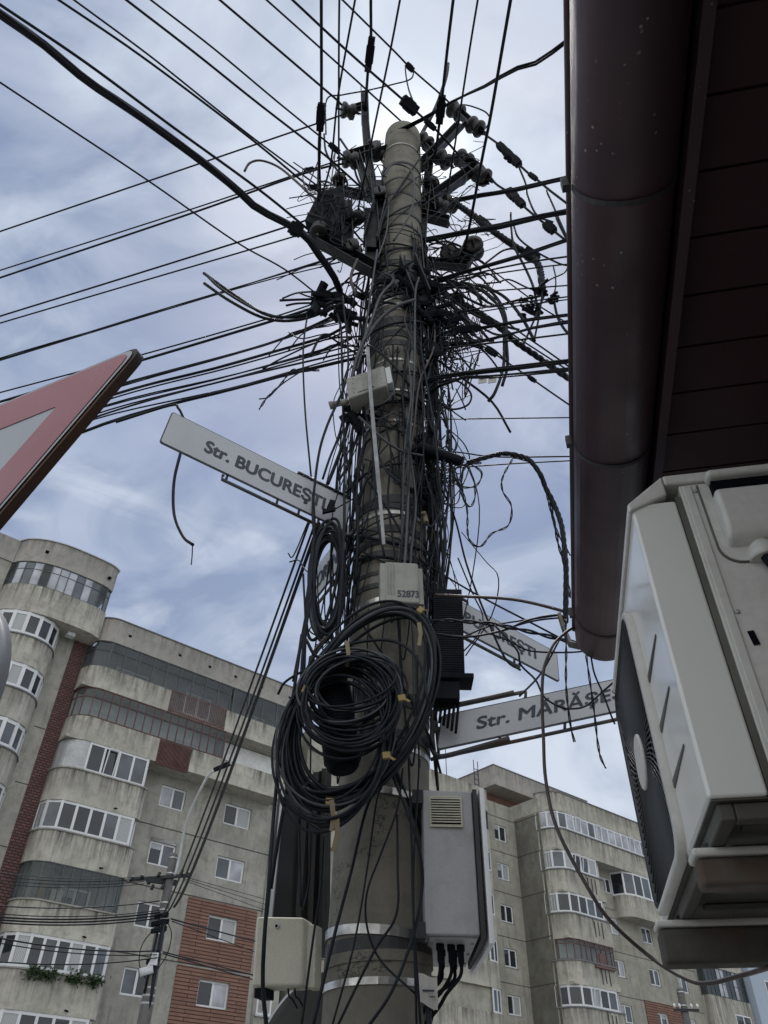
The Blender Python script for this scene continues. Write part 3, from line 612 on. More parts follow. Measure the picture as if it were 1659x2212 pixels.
# anchor clamp clusters at the cable height
cl = random.Random(11)
for (x, y, n, sx, sy, Y) in ((735, 655, 15, 26, 17, 2.68), (700, 640, 7, 14, 8, 2.6), (750, 685, 9, 15, 12, 2.66), (925, 655, 12, 16, 20, 2.7), (940, 680, 9, 18, 12, 2.68), (880, 610, 9, 18, 22, 2.6), (940, 780, 6, 8, 22, 2.7), (915, 965, 9, 12, 16, 2.68), (780, 905, 6, 18, 14, 2.62), (905, 1060, 6, 8, 22, 2.7)):
    mb = MB()
    for i in range(n):
        c = PY(x+cl.gauss(0, sx), y+cl.gauss(0, sy), Y+cl.uniform(-.05, .05)); a = Vector((cl.uniform(-1, 1), cl.uniform(-.4, .4), cl.uniform(-.5, .8))).normalized(); b = a.orthogonal()
        mb.obox(c, a, b, a.cross(b), cl.uniform(.05, .15), cl.uniform(.02, .05), cl.uniform(.02, .04))
    kid(mb, 'clamp_cluster', M['blackp'], UPole, bevel=.004)
# number stencilled box
def boxgrid(c4, Ynear, depth): pass
def slab(p, q, r, s, n, d):   # quad pqrs (front, CCW) pushed back by n*d
    n = Vector(n).normalized()*d; return [p+n, q+n, r+n, s+n], [p, q, r, s]
def textmesh(name, body, mat, parent, O, U, Vv, N, x0, x1, y0, h, bold=.0, ext=.0008, squeeze=True):
    cu = bpy.data.curves.new(name, 'FONT'); cu.body = body; cu.size = 1; cu.extrude = 0; cu.offset = 0
    t = bpy.data.objects.new(name+'_tmp', cu); COL.objects.link(t); bpy.context.view_layer.update()
    me = bpy.data.meshes.new_from_object(t.evaluated_get(bpy.context.evaluated_depsgraph_get())); bpy.data.objects.remove(t)
    xs = [v.co.x for v in me.vertices]; a, b = min(xs), max(xs); cap = .73
    for v in me.vertices:
        X = x0+(v.co.x-a)/(b-a)*(x1-x0); Yy = y0+v.co.y/cap*h; p = O+U*X+Vv*Yy+N*ext; v.co = p
    if bold:   # heavier strokes: shifted copies a hair apart in depth
        bm = bmesh.new(); bm.from_mesh(me); src = list(bm.verts)+list(bm.edges)+list(bm.faces)
        for q, (dx, dy) in enumerate(((-1, 0), (1, 0), (0, .7), (0, -.7), (-.5, .5), (.5, .5))):
            d = bmesh.ops.duplicate(bm, geom=src); vs = [g for g in d['geom'] if isinstance(g, bmesh.types.BMVert)]
            bmesh.ops.translate(bm, verts=vs, vec=U*(dx*bold*h)+Vv*(dy*bold*h)+N*(.00015*(q+1)))
        bm.to_mesh(me); bm.free()
    me.materials.clear(); me.materials.append(mat); o = bpy.data.objects.new(name, me); COL.objects.link(o); o.parent = parent; return o
def rel(o, root_loc):
    o.data.transform(Matrix.Translation(-Vector(root_loc))); return o
# grey cabinet
def cornerbox(name, label, cat, O, U, Wd, N, w_, h_, d_, mat, bev=.008):
    """O = lower-left-front corner, U = right dir, W=up, N = toward viewer; body goes back by d_"""
    root = empty(name, O, 0, label, cat); mb = MB(); U = Vector(U).normalized(); N = Vector(N).normalized(); Wd = Vector(Wd).normalized()
    mb.obox(U*w_/2+Wd*h_/2-N*d_/2, U, N, Wd, w_, d_, h_); mb.build('housing', mat, root, bevel=bev); return root, U, Wd, N
O = Vector((.150, 2.60, 2.178))
root, U, W_, N = cornerbox('electrical_cabinet', 'tall grey steel cabinet with a louvred vent, strapped to the right of the pole', 'cabinet', O, (1, .03, 0), (0, 0, 1), (.03, -1, 0), .168, .445, .44, M['cab'], .006)
mb = MB()   # vent
vx0, vx1, vz0, vz1 = .027, .125, .328, .418
mb.box(vx0-.006, vx1+.006, -.006, -.001, vz0-.008, vz0); mb.box(vx0-.006, vx1+.006, -.006, -.001, vz1, vz1+.004); mb.box(vx0-.006, vx0, -.006, -.001, vz0, vz1); mb.box(vx1, vx1+.006, -.006, -.001, vz0, vz1)
for i in range(10):
    z = vz0+.004+i*(vz1-vz0-.004)/10; mb.hexa([(vx0, -.012, z), (vx1, -.012, z), (vx1, -.003, z+.006), (vx0, -.003, z+.006), (vx0, -.012, z+.0025), (vx1, -.012, z+.0025), (vx1, -.003, z+.0085), (vx0, -.003, z+.0085)])
v = mb.build('vent', M['cream'], root)
mb = MB(); mb.box(vx0, vx1, -.0025, -.0015, vz0, vz1); mb.build('vent_void', M['dark'], v)
mb = MB(); mb.obox((.176, .21, .218), (1, -.0, 0), (0, 1, 0), (0, 0, 1), .014, .44, .455); mb.build('door_edge', M['bandd'], root)
mb = MB(); mb.obox((.193, .215, .212), (1, .03, 0), (-.03, 1, 0), (0, 0, 1), .016, .46, .475); d = mb.build('door', M['cabw'], root, bevel=.003)
mb = MB(); mb.box(.198, .208, .05, .07, .20, .25); mb.build('door_handle', M['dark'], d)
mb = MB(); mb.box(.012, .16, .02, .42, -.006, -.001)
for i in range(6): mb.cyl((.022+.128*(i % 2), .08+.14*(i//2), -.010), (.022+.128*(i % 2), .08+.14*(i//2), -.004), .005, 8)
mb.build('base_plate', M['cab'], root)
for i, (gx, gy) in enumerate(((.05, .09), (.085, .10), (.115, .10), (.06, .17), (.10, .18))):
    mb = MB(); mb.lathe((gx, gy, -.003), (0, 0, -1), [(0, .013), (.02, .013), (.022, .010), (.05, .010), (.06, .006)], 10)
    pts = spline([(gx, gy, -.05), (gx-.005, gy, -.09), (gx-.03-.01*i, gy-.02, -.14), (gx-.08, gy, -.16-.01*i), (-.04, .12, -.25)], 5); mb.tube(pts, .006, 6); mb.build('cable_gland', M['blackp'], root)
for z_ in (-.01, .40): mb = MB(); mb.box(-.035, .0, .0, .06, z_, z_+.045); mb.build('mounting_clamp', M['bandd'], root)
# paper tag
p = PY(924, 2138, 2.55); mb = MB()
g_ = [[Vector((-.028+.056*i/4, -.006*sin(i*1.1), .036-.07*j/4-.010*(i/4)*(j == 4)+.006*cos(i))) for i in range(5)] for j in range(5)]
for j in range(4):
    for i in range(4): mb.quad(g_[j][i], g_[j][i+1], g_[j+1][i+1], g_[j+1][i])
o = tag(mb.build('cable_tag', M['paper']), 'crumpled pale paper tag hanging below the grey cabinet', 'tag'); o.location = p
so_ = o.modifiers.new('s', 'SOLIDIFY'); so_.thickness = .001
mb = MB(); mb.box(-.016, .018, -.009, -.008, -.006, -.001); mb.box(.004, .02, -.009, -.008, -.02, -.017); mb.build('print_line', M['ink'], o)
# beige box lower left
c = PY(543, 2132, 2.55); Ub = (PY(647.7, 2115.6, 2.60)-c); Ub.z = .012; wB = Ub.length
root, U, W_, N = cornerbox('junction_box', 'square cream plastic box with a round lock, hanging left of the pole base', 'junction box', c, Ub, (-.05, 0, 1), (Ub.y-.10, -Ub.x, 0), .150, .185, .075, M['cream'], .009)
R3 = Matrix((U, N.cross(U)*0+W_, N)).transposed()
def loc(u, v_, n_): return U*u+W_*v_+N*n_
mb = MB(); mb.lathe(loc(.066, .158, 0), N, [(0, .008), (.0025, .008), (.003, .006)], 16); lk = mb.build('lock', M['sill'], root); mb = MB(); mb.lathe(loc(.066, .158, .002), N, [(0, .0045), (.002, .0045)], 12); mb.build('key_hole', M['dark'], lk)
mb = MB(); mb.obox(loc(.164, .085, -.05), U, W_, N, .028, .17, .05)
for i in range(4): mb.obox(loc(.176, .045+i*.025, -.03), U, W_, N, .008, .016, .012)
mb.build('hinge_side', M['cream'], root, bevel=.003)
mb = MB(); mb.obox(loc(.02, -.012, -.04), U, W_, N, .035, .024, .05)
mb.build('cable_entry', M['blackp'], root)
for q in (.095, .115): mb = MB(); mb.tube(spline([loc(q, 0, -.03), loc(q+.004, -.02, -.03), loc(q+.018, -.028, -.02), loc(q+.03, -.05, -.03)], 4), .0028, 6); mb.build('wire_hook', M['blackp'], root)
# upper perforated box
c = PY(765, 862, 2.48); tr = PY(838, 836, 2.46); U0 = (tr-c); w0 = U0.length; up0 = Vector((-.12, .02, 1))
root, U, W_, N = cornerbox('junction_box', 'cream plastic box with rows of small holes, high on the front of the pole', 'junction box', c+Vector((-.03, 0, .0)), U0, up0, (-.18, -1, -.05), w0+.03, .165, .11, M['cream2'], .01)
mb = MB()
for i in range(4):
    for j in range(4):
        mb.obox(loc(.035+i*.05, .03+j*.037, .0005), U, W_, N, .004, .004, .002)
mb.obox(loc(.10, .022, .001), U, W_, N, .09, .004, .002); mb.build('hole_rows', M['ink'], root)
mb = MB(); mb.cyl(loc(-.005, .03, -.04), loc(-.085, .045, -.04), .016, 14); mb.cyl(loc(-.085, .045, -.04), loc(-.105, .047, -.04), .021, 14); mb.build('cable_spout', M['cream2'], root)
mb = MB(); mb.obox(loc(w0+.045, .08, -.05), U, W_, N, .03, .13, .09); mb.build('mounting_lug', M['sill'], root, bevel=.003)
# stencilled box
c = PY(832, 1300, 2.50)
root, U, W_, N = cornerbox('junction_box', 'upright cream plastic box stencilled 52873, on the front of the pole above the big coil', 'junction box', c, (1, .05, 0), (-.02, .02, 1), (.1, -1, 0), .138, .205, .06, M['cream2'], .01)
mb = MB(); mb.obox(loc(-.004, .1, -.03), U, W_, N, .03, .195, .05); mb.obox(loc(.142, .095, -.035), U, W_, N, .028, .18, .045)
for i in range(3): mb.obox(loc(.012+i*.012, .115, .001), U, W_, N, .004, .16, .005)
mb.build('rib', M['cream2'], root, bevel=.004)
textmesh('number_stencil', '52873', M['ink'], root, Vector((0, 0, 0)), U, W_, N, .050, .134, .028, .033, bold=.05)
# black ribbed closure on the right
def closure(name, label, a, b, r, n, depth_label=None, lean=1.0):
    root = empty(name, a, 0, label, 'splice closure'); mb = MB(); ax = (b-a); L = ax.length; prof = [(0, r*.7), (.01, r*.85)]
    for i in range(n):
        z0 = .03+(L-.09)*i/n; z1 = .03+(L-.09)*(i+.55)/n
        prof += [(z0, r*.93), (z0+.0015, r), (z1, r), (z1+.0015, r*.93)]
    prof += [(L-.05, r*.93), (L-.03, r*.88), (L-.012, r*.7), (L, r*.35)]
    mb.lathe((0, 0, 0), ax, prof, 28); mb.build('dome', M['blackp'], root); return root
a = PY(968, 1478, 2.66); b = PY(965, 1285, 2.66)
root = empty('splice_closure', a, 0, 'large black ribbed rectangular cable closure beside the pole, in front of the rear street sign', 'splice closure')
mb = MB(); L = (b-a).length; ax = (b-a).normalized()
mb.obox(ax*L*.52, (1, 0, 0), (0, 1, 0), ax, .118, .09, L*.95)
for i in range(34): mb.obox(ax*(.03+i*(L-.07)/34), (1, 0, 0), (0, 1, 0), ax, .123, .094, .003)
mb.build('body', M['blackp'], root, bevel=.0012)
mb = MB(); mb.obox(ax*.012+Vector((.02, 0, 0)), (1, 0, 0), (0, 1, 0), ax, .15, .10, .022); mb.build('base_clamp', M['blackp'], root, bevel=.003)
mb = MB(); mb.obox(ax*-.045+Vector((-.01, 0, 0)), (1, 0, 0), (0, 1, 0), ax, .10, .08, .07)
for i in range(6): mb.cyl(ax*-.07+Vector((-.04+.016*i, .01*(i % 2), 0)), ax*(-.15-.01*i)+Vector((-.05+.015*i, 0, 0)), .006, 6)
mb.build('cable_boot', M['blackp'], root)
a = PY(742, 1664, 2.50); b = PY(716, 1458, 2.52)
closure('splice_closure', 'black ribbed dome closure framed by the loops of the big cable coil', a, b, .063, 26)
# dark trapezoid housing upper left
A_, B_, C_, D_ = PY(668, 414, 2.62), PY(736, 400, 2.62), PY(742, 470, 2.6), PY(664, 478, 2.6)
root = empty('splice_closure', PY(700, 450, 2.6), 0, 'dark wedge-shaped closure high up on the left of the pole, among the insulators', 'splice closure'); o0 = root.location.copy(); mb = MB()
f1 = [PY(x, y, 2.58)-o0 for x, y in ((690, 413), (738, 402), (748, 455), (724, 500), (658, 476))]; bk = [v+Vector((.03, .22, .05)) for v in f1]
mb.poly(f1); mb.poly(bk[::-1])
for i in range(5): mb.quad(f1[i], bk[i], bk[(i+1) % 5], f1[(i+1) % 5])
mb.build('body', M['blackp'], root, bevel=.012)
mb = MB(); mb.tube([f1[0].lerp(f1[4], .1)+Vector((0, -.01, 0)), f1[1].lerp(f1[3], .3)+Vector((0, -.01, 0))], .006); mb.tube([f1[4].lerp(f1[0], .2)+Vector((0, -.01, 0)), f1[3].lerp(f1[2], .3)+Vector((0, -.01, 0))], .006); mb.build('rib', M['steel'], root)
# dark panels behind the pole on the left
o0 = PY(640, 2066, 3.3); root = empty('sign_board', o0, 0, 'tall dark rectangular board seen from behind, left of the pole above the cream box', 'sign board')
q = [PY(577, 2052, 3.15), PY(712, 2068, 3.35), PY(716, 1655, 3.35), PY(612, 1700, 3.15)]; q = [v-o0 for v in q]; nb = (q[1]-q[0]).cross(q[3]-q[0]).normalized(); nb = nb if nb.y > 0 else -nb
mb = MB(); mb.hexa([q[0], q[1], q[1]+nb*.03, q[0]+nb*.03, q[3], q[2], q[2]+nb*.03, q[3]+nb*.03]); mb.build('back', M['board'], root)
mb = MB(); mb.beam(q[0]-nb*.004, q[3]-nb*.004, .012, .05, up=(0, 1, 0)); mb.build('rim', M['sill'], root)
for f_ in (.42, .62, .8):
    mb = MB(); mb.beam(q[0].lerp(q[1], f_)-nb*.012, q[3].lerp(q[2], f_)-nb*.012, .02, .02); mb.build('stiffener', M['board'], root)
o0 = PY(745, 2330, 3.2); root = empty('road_sign', o0, 0, 'large round dark sign back with pale rim, low behind the left of the pole', 'road sign')
nrm_ = Vector((-.25, -1, 0)).normalized(); Rr = (PY(705, 2098, 3.2)-o0).length
mb = MB(); mb.lathe((0, 0, 0), nrm_, [(0, Rr), (.02, Rr), (.022, Rr-.02)], 64); mb.build('disc', M['board'], root)
mb = MB(); ring = [o for o in [Vector((0, 0, 0))+((Vector((nrm_.y, -nrm_.x, 0))*cos(2*pi*k/64)+Vector((0, 0, 1))*sin(2*pi*k/64))*(Rr+.006)) for k in range(65)]]; mb.tube(ring, .009, 6, False); mb.build('rim', M['sill'], root)
mb = MB(); mb.cyl((-.05, .05, -1.2), (-.05, .05, .8), .03, 10); mb.box(-.05, .2, .0, .03, .2, .24); mb.build('post', M['steel'], root)
# ------------------------------------------------------------------ street signs
def street_sign(label, TL, TR, BR, BL, text, x0, x1, y0, h, top=None, bot=None, stub=None, boldness=.045):
    o0 = (TR+BR)/2; root = empty('street_sign', o0, 0, label, 'street sign')
    TL, TR, BR, BL = [p-o0 for p in (TL, TR, BR, BL)]
    U = ((TR-TL)+(BR-BL))/2; Vv = ((TL-BL)+(TR-BR))/2; N = U.cross(Vv).normalized(); N = N if (N.dot(EYE-o0) > 0) else -N
    wv, hv = U.length, Vv.length; O = (TL+TR+BR+BL)/4-U/2-Vv/2; u = U/wv; v = Vv/hv
    def rr(ins, rad):
        pts = []
        for cx, cy, a0 in ((wv-ins-rad, hv-ins-rad, 0), (ins+rad, hv-ins-rad, 90), (ins+rad, ins+rad, 180), (wv-ins-rad, ins+rad, 270)):
            for k in range(5): a = radians(a0+k*22.5); pts.append(O+u*(cx+rad*cos(a))+v*(cy+rad*sin(a)))
        return pts
    mb = MB(); f = rr(0, .014); mb.poly([p-N*.006 for p in f]); mb.poly([p+N*.001 for p in f[::-1]])
    for i in range(len(f)): mb.quad(f[i]-N*.006, f[(i+1) % len(f)]-N*.006, f[(i+1) % len(f)]+N*.001, f[i]+N*.001)
    mb.build('plate', M['rim'], root)
    mb = MB(); f = rr(.005, .011); mb.poly([p+N*.003 for p in f]); mb.build('face', M['white'], root)
    textmesh('lettering', text, M['ink'], root, O, u, v, N, x0*wv, x1*wv, y0*hv, h*hv, bold=boldness, ext=.0045)
    def tub(spec, sgn):
        a, b, gap, legs = spec; e = v*sgn; base = O + (v*hv if sgn > 0 else Vector((0, 0, 0)))
        mb = MB(); mb.tube([base+u*(a*wv)+e*.004-N*.01, base+u*(a*wv)+e*gap-N*.01, base+u*(b*wv)+e*gap-N*.01], .0075, 8)
        for l in legs: mb.tube([base+u*(l*wv)-e*.01-N*.008, base+u*(l*wv)+e*gap-N*.01], .006, 6)
        mb.build('bracket', M['bracket'], root)
    if top: tub(top, 1)
    if bot: tub(bot, -1)
    if stub:
        mb = MB(); mb.tube(spline([p-o0 for p in stub], 6), .010, 8); mb.build('mounting_arm', M['bracket'], root)
    return root
street_sign('white street sign reading Str. BUCUREŞTI, left of the pole above the narrow coil',
            PY(369.5, 890, 2.22), PY(759, 1080, 2.68), PY(744, 1149.5, 2.68), PY(346, 953.6, 2.22), 'Str. BUCUREŞTI', .205, .86, .33, .36,
            top=(.69, 1.0, .022, (.72, .8, .9, .98)), bot=(.33, 1.0, .028, (.35, .62, .74, .85, .97)),
            stub=[PY(735, 1146, 2.66), PY(752, 1157, 2.66), PY(765, 1145, 2.68), PY(775, 1100, 2.7), PY(768, 1075, 2.7)])
street_sign('white street sign reading Str. MĂRĂŞEŞTI, pointing right behind the air conditioner',
            PY(950.7, 1544.7, 2.72), PY(1440, 1444, 2.66), PY(1440, 1514, 2.66), PY(944.8, 1622, 2.72), 'Str. MĂRĂŞEŞTI', .165, .90, .36, .36,
            top=(.37, -.02, .032, (.37,)), bot=(.78, -.02, .026, (.27, .55, .78)),
            stub=[PY(1110, 1496, 2.70), PY(1010, 1518, 2.72), PY(955, 1527, 2.72), PY(937, 1540, 2.72), PY(934, 1580, 2.72), PY(934, 1615, 2.72), PY(945, 1632, 2.72), PY(975, 1630, 2.72), PY(1100, 1595, 2.70)])
mb = MB(); mb.beam(PY(905, 1606, 2.74), PY(936, 1600, 2.72), .05, .03); mb.beam(PY(934, 1578, 2.72), PY(950, 1576, 2.72), .02, .015); kid(mb, 'sign_bracket', M['bracket'], UPole)
street_sign('white street sign reading BUCUREŞTI, slanting down to the right behind the black ribbed closure',
            PY(924, 1260, 2.88), PY(1202, 1409, 3.2), PY(1209.6, 1474.7, 3.2), PY(920, 1322, 2.88), 'Str. BUCUREŞTI', .10, .82, .36, .36,
            top=(.31, -.02, .025, (.31,)), bot=(.70, -.02, .022, (.66,)))
street_sign('steeply tilted white street sign glimpsed through the narrow cable coil',
            PY(674, 1243, 3.12), PY(765, 1112, 2.86), PY(762, 1196, 2.86), PY(669, 1305, 3.12), 'CORUNULUI', .06, .99, .25, .42,
            bot=(.1, 1.0, .03, (.5,)))
# cable hook on the left sign
c = PY(716, 1098, 2.56); mb = MB()
mb.obox(c+Vector((-.003, 0, .02)), (.25, 0, 1), (1, 0, -.25), (0, 1, 0), .055, .026, .012); mb.obox(c+Vector((-.01, 0, -.015)), (1, 0, .35), (0, 0, 1), (0, 1, 0), .06, .018, .014); mb.obox(c+Vector((-.028, 0, -.01)), (1, 0, -.5), (0, 0, 1), (0, 1, 0), .03, .01, .01)
mb.tube([c+Vector((.01, 0, -.01)), PY(762, 1078, 2.62)], .0035, 6)
tag(mb.build('cable_anchor', M['blackp'], bevel=.002), 'small dark wedge anchor lying over the right end of the left Str. BUCUREŞTI sign', 'cable anchor')
# ------------------------------------------------------------------ give-way sign
az = radians(-64.5); hd = Vector((sin(az), cos(az), 0)); K = PH(316, 741, .86); nl = Vector((-hd.y, hd.x, 0)); nl = nl if nl.dot(EYE-K) > 0 else -nl
Ssz = .92; root = empty('give_way_sign', K, 0, 'triangular give-way sign with red border, cut by the left edge of the photo', 'road sign')
dn = (hd*.5-Vector((0, 0, .866)))
def tri(ins, rad, n_):   # inverted triangle, corners K, K+hd*S, K+dn*S ; inset
    c = (hd*Ssz + dn*Ssz)/3; pts = []
    cs = [Vector((0, 0, 0)), dn*Ssz, hd*Ssz]
    cs = [p + (c-p).normalized()*ins*2 for p in cs]
    for i, p in enumerate(cs):
        a, b = cs[(i-1) % 3], cs[(i+1) % 3]; da, db = (a-p).normalized(), (b-p).normalized(); q0, q1 = p+da*rad*1.73, p+db*rad*1.73
        for k in range(9): t = k/8; pts.append(q0*(1-t)**2+p*2*t*(1-t)+q1*t*t+nl*n_)
    return pts
def flat(mb, pts, smooth=False): mb.poly(pts)
mb = MB(); o_, i_ = tri(0, .024, .0), tri(0, .024, -.016)
for k in range(len(o_)): mb.quad(o_[k], o_[(k+1) % 27], i_[(k+1) % 27], i_[k])
mb.poly(i_); mb.poly(o_[::-1]); mb.build('folded_edge', M['bracket'], root)
mb = MB(); mb.poly(tri(.006, .02, .0025)); mb.build('backing', M['white'], root)
mb = MB(); a, b = tri(.012, .018, .004), tri(.088, .004, .004)
for k in range(27): mb.quad(a[k], a[(k+1) % 27], b[(k+1) % 27], b[k])
mb.build('red_border', M['red'], root)
mb = MB(); mb.cyl(hd*Ssz*.5-nl*.06+Vector((0, 0, -2.6)), hd*Ssz*.5-nl*.06+Vector((0, 0, .1)), .03, 14); mb.build('post', M['sill'], root)
# round sign edge below
c0_ = PH(-26, 1500, .98); root = empty('road_sign', c0_+hd*.2, 0, 'grey rim of a round sign at the left edge, under the give-way sign', 'road sign')
mb = MB(); mb.lathe(-nl*.02, nl, [(0, .20), (.022, .20), (.026, .19)], 48); mb.build('disc', M['sill'], root)
mb = MB(); mb.lathe(nl*.006, nl, [(0, .17), (.002, .17)], 48); mb.build('face', M['white'], root)
# ------------------------------------------------------------------ shop with eaves, gutter and air conditioner
KO = Vector((.2606, .3274, 2.85)); KB = empty('shop_building', KO, radians(78.5), 'dark red-brown shop eaves with wide gutter and boarded soffit along the right edge', 'building')
GE = 1.84
def shell(mb, x0, x1, prof, closed=False, n=1):
    for i in range(len(prof)-1):
        for k in range(n):
            a, b = x0+(x1-x0)*k/n, x0+(x1-x0)*(k+1)/n
            mb.poly([(a, *prof[i]), (b, *prof[i]), (b, *prof[i+1]), (a, *prof[i+1])], True)
R_ = .088; gp = [(-.088+R_*1.0*cos(radians(a)), .088+R_*sin(radians(a))*1.0) for a in range(0, -181, -12)]
gp = [(-.002, .125)]+[(y, z) for y, z in gp]+[(-.176, .125)]
mb = MB(); shell(mb, -3.5, GE, gp, n=1); inner = [(y*.96-.003, z+.004) for y, z in gp[::-1]]; shell(mb, -3.5, GE-.001, inner)
mb.poly([(GE, y, z) for y, z in gp]); mb.poly([(-3.5, y, z) for y, z in gp])
mb.tube([(-3.5, .0, .125), (GE, .0, .125)], .007, 8)
gt = mb.build('gutter', M['gutter'], KB, weld=.0005)
mb = MB(); sr = random.Random(5)
for i in range(22):   # jagged paint lip on the end cap
    a = radians(-i*180/22-4); mb.obox((GE+.001, -.088+R_*.975*cos(a), .088+R_*.975*sin(a)), (1, 0, 0), (-sin(a), cos(a), 0), (cos(a), sin(a), .01), sr.uniform(.004, .010), .012, .004)
pass
for xs in (-.32, .318, .958, 1.70):
    mb = MB()
    pr = [(-.088+(R_+.002)*cos(radians(a)), .088+(R_+.002)*sin(radians(a))) for a in range(0, -181, -12)]
    for i in range(len(pr)-1): mb.hexa([(xs-.005, pr[i][0], pr[i][1]), (xs+.005, pr[i][0], pr[i][1]), (xs+.005, pr[i+1][0], pr[i+1][1]), (xs-.005, pr[i+1][0], pr[i+1][1])] + [(xs-.005, pr[i][0]*.98-.002, pr[i][1]+.003), (xs+.005, pr[i][0]*.98-.002, pr[i][1]+.003), (xs+.005, pr[i+1][0]*.98-.002, pr[i+1][1]+.003), (xs-.005, pr[i+1][0]*.98-.002, pr[i+1][1]+.003)])
    mb.obox((xs, .012, .10), (1, 0, 0), (0, 1, 0), (0, 0, 1), .014, .012, .03); mb.build('gutter_bracket', M['bandd'], gt)
mb = MB(); mb.box(-3.5, 1.80, -.198, -.178, .035, .16); mb.build('fascia', M['gutter'], KB)
mb = MB(); x = -3.5; pl = .128
while x < 1.7:
    mb.box(x, x+pl-.006, -.70, -.2, .10, .115); mb.box(x+pl-.006, x+pl, -.70, -.2, .108, .115); x += pl
mb.build('soffit', M['soffit'], KB)
mb = MB(); mb.box(-3.5, 1.65, -4, -.52, -2.84, .099); mb.build('wall', M['kwall'], KB)
mb = MB(); mb.hexa([(-3.6, -4, .5), (1.8, -4, .5), (1.8, -.1, .165), (-3.6, -.1, .165), (-3.6, -4, .54), (1.8, -4, .54), (1.8, -.1, .2), (-3.6, -.1, .2)]); mb.build('roof', M['gutter'], KB)
# air conditioner
AO = Vector((.463, 1.072, 2.017)); AC = empty('air_conditioner', AO, radians(79), 'white outdoor air-conditioning unit with dark round-cornered fan grille, fixed under the eaves at right', 'air conditioner')
D_, LW, HH = .272, .70, .554
mb = MB(); mb.box(0, LW, -.083, 0, .0, HH)   # front cover wrapping round the corner
mb.build('front_cover', M['acf'], AC, bevel=.006)
mb = MB(); mb.box(.003, LW-.003, -.0945, -.0835, .0, HH+.01); mb.build('side_groove', M['acd'], AC)
mb = MB(); mb.box(.0, LW, -D_, -.095, .0, HH+.035); mb.build('side_panel', M['acw'], AC, bevel=.003)
mb = MB(); mb.hexa([(-.006, -D_-.004, HH+.036), (LW+.006, -D_-.004, HH+.036), (LW+.006, -.07, HH+.036), (-.006, -.07, HH+.036), (-.006, -D_-.004, HH+.06), (LW+.006, -D_-.004, HH+.06), (LW+.006, -.07, HH+.06), (-.006, -.07, HH+.06)])
mb.hexa([(-.006, -.07, HH+.012), (LW+.006, -.07, HH+.012), (LW+.006, .006, HH-.022), (-.006, .006, HH-.022), (-.006, -.07, HH+.06), (LW+.006, -.07, HH+.06), (LW+.006, .006, HH-.002), (-.006, .006, HH-.002)])
mb.build('top_cover', M['acw'], AC, bevel=.005, seg=3)
mb = MB(); mb.box(-.004, -.0005, -.116, -.101, .03, HH+.03); mb.build('side_rib', M['acw'], AC, bevel=.0045, seg=3)
# service cover with grip
mb = MB(); rad = .035; y1_, z1_ = -.129, .40
pts = [(-D_, HH+.03)] + [(y1_, HH+.03)] + [(y1_-rad+rad*cos(radians(a)), z1_+rad+rad*sin(radians(a))) for a in range(0, -91, -15)] + [(-D_, z1_)]
mb.poly([(-.0025, y, z) for y, z in pts])
for i in range(len(pts)-1): mb.quad((-.0025, *pts[i]), (0, *pts[i]), (0, *pts[i+1]), (-.0025, *pts[i+1]))
for i in range(1, len(pts)-1): pass
sc_ = mb.build('service_cover', M['acw'], AC)
mb = MB(); mb.tube([(-.0015, y+.002, z-.002) for y, z in pts[1:]], .0022, 6); mb.build('cover_joint', M['acd'], sc_)
mb = MB()
gpf = [(0, 0), (.020, .008), (.030, .03), (.034, .07), (.034, .112), (.0, .114)]
ya, yb = -.143, -D_-.002
for i in range(len(gpf)-1):
    (d0, h0), (d1, h1) = gpf[i], gpf[i+1]; mb.poly([(-.003-d0, ya, .430+h0), (-.003-d0, yb, .430+h0), (-.003-d1, yb, .430+h1), (-.003-d1, ya, .430+h1)])
mb.poly([(-.003-d_, ya, .430+h_) for d_, h_ in gpf]); mb.box(-.036, -.003, yb, ya+.003, .574, .592); gr = mb.build('grip', M['acw'], sc_, bevel=.012, seg=4, weld=.0004)
for y_, z_ in ((-.122, .57), (-.122, .30), (-.122, .03), (-.24, .02), (-.2, .375)):
    q = MB(); q.lathe((-.0005, y_, z_), (-1, 0, 0), [(0, .004), (.0025, .004), (.003, .002)], 10); q.build('screw', M['sill'], AC)
mb = MB(); mb.box(-.02, -.0035, yb, ya-.004, .5445, .5735); mb.build('grip_recess', M['dark'], gr)
mb = MB(); mb.lathe((-.004, -.195, .435), (0, 0, -1), [(0, .012), (.012, .022), (.03, .026), (.04, .026)], 18); mb.build('cable_outlet', M['acw'], sc_)
mb = MB(); mb.tube(spline([(-.012, -.195, .40), (-.02, -.20, .37), (-.02, -.22, .33), (-.01, -.27, .30)], 6), .011, 8); mb.build('supply_cable', M['blackp'], sc_)
mb = MB(); mb.obox((-.0012, -.133, .249), (0, .12, 1), (0, 1, -.12), (1, 0, 0), .026, .010, .002); mb.build('slot', M['dark'], AC)
mb = MB(); mb.tube(spline([(-.004, -.168, .19), (-.006, -.160, .215), (-.005, -.172, .232), (-.004, -.2, .235), (-.004, -.23, .232)], 5), .005, 8); mb.build('side_emboss', M['acw'], AC)
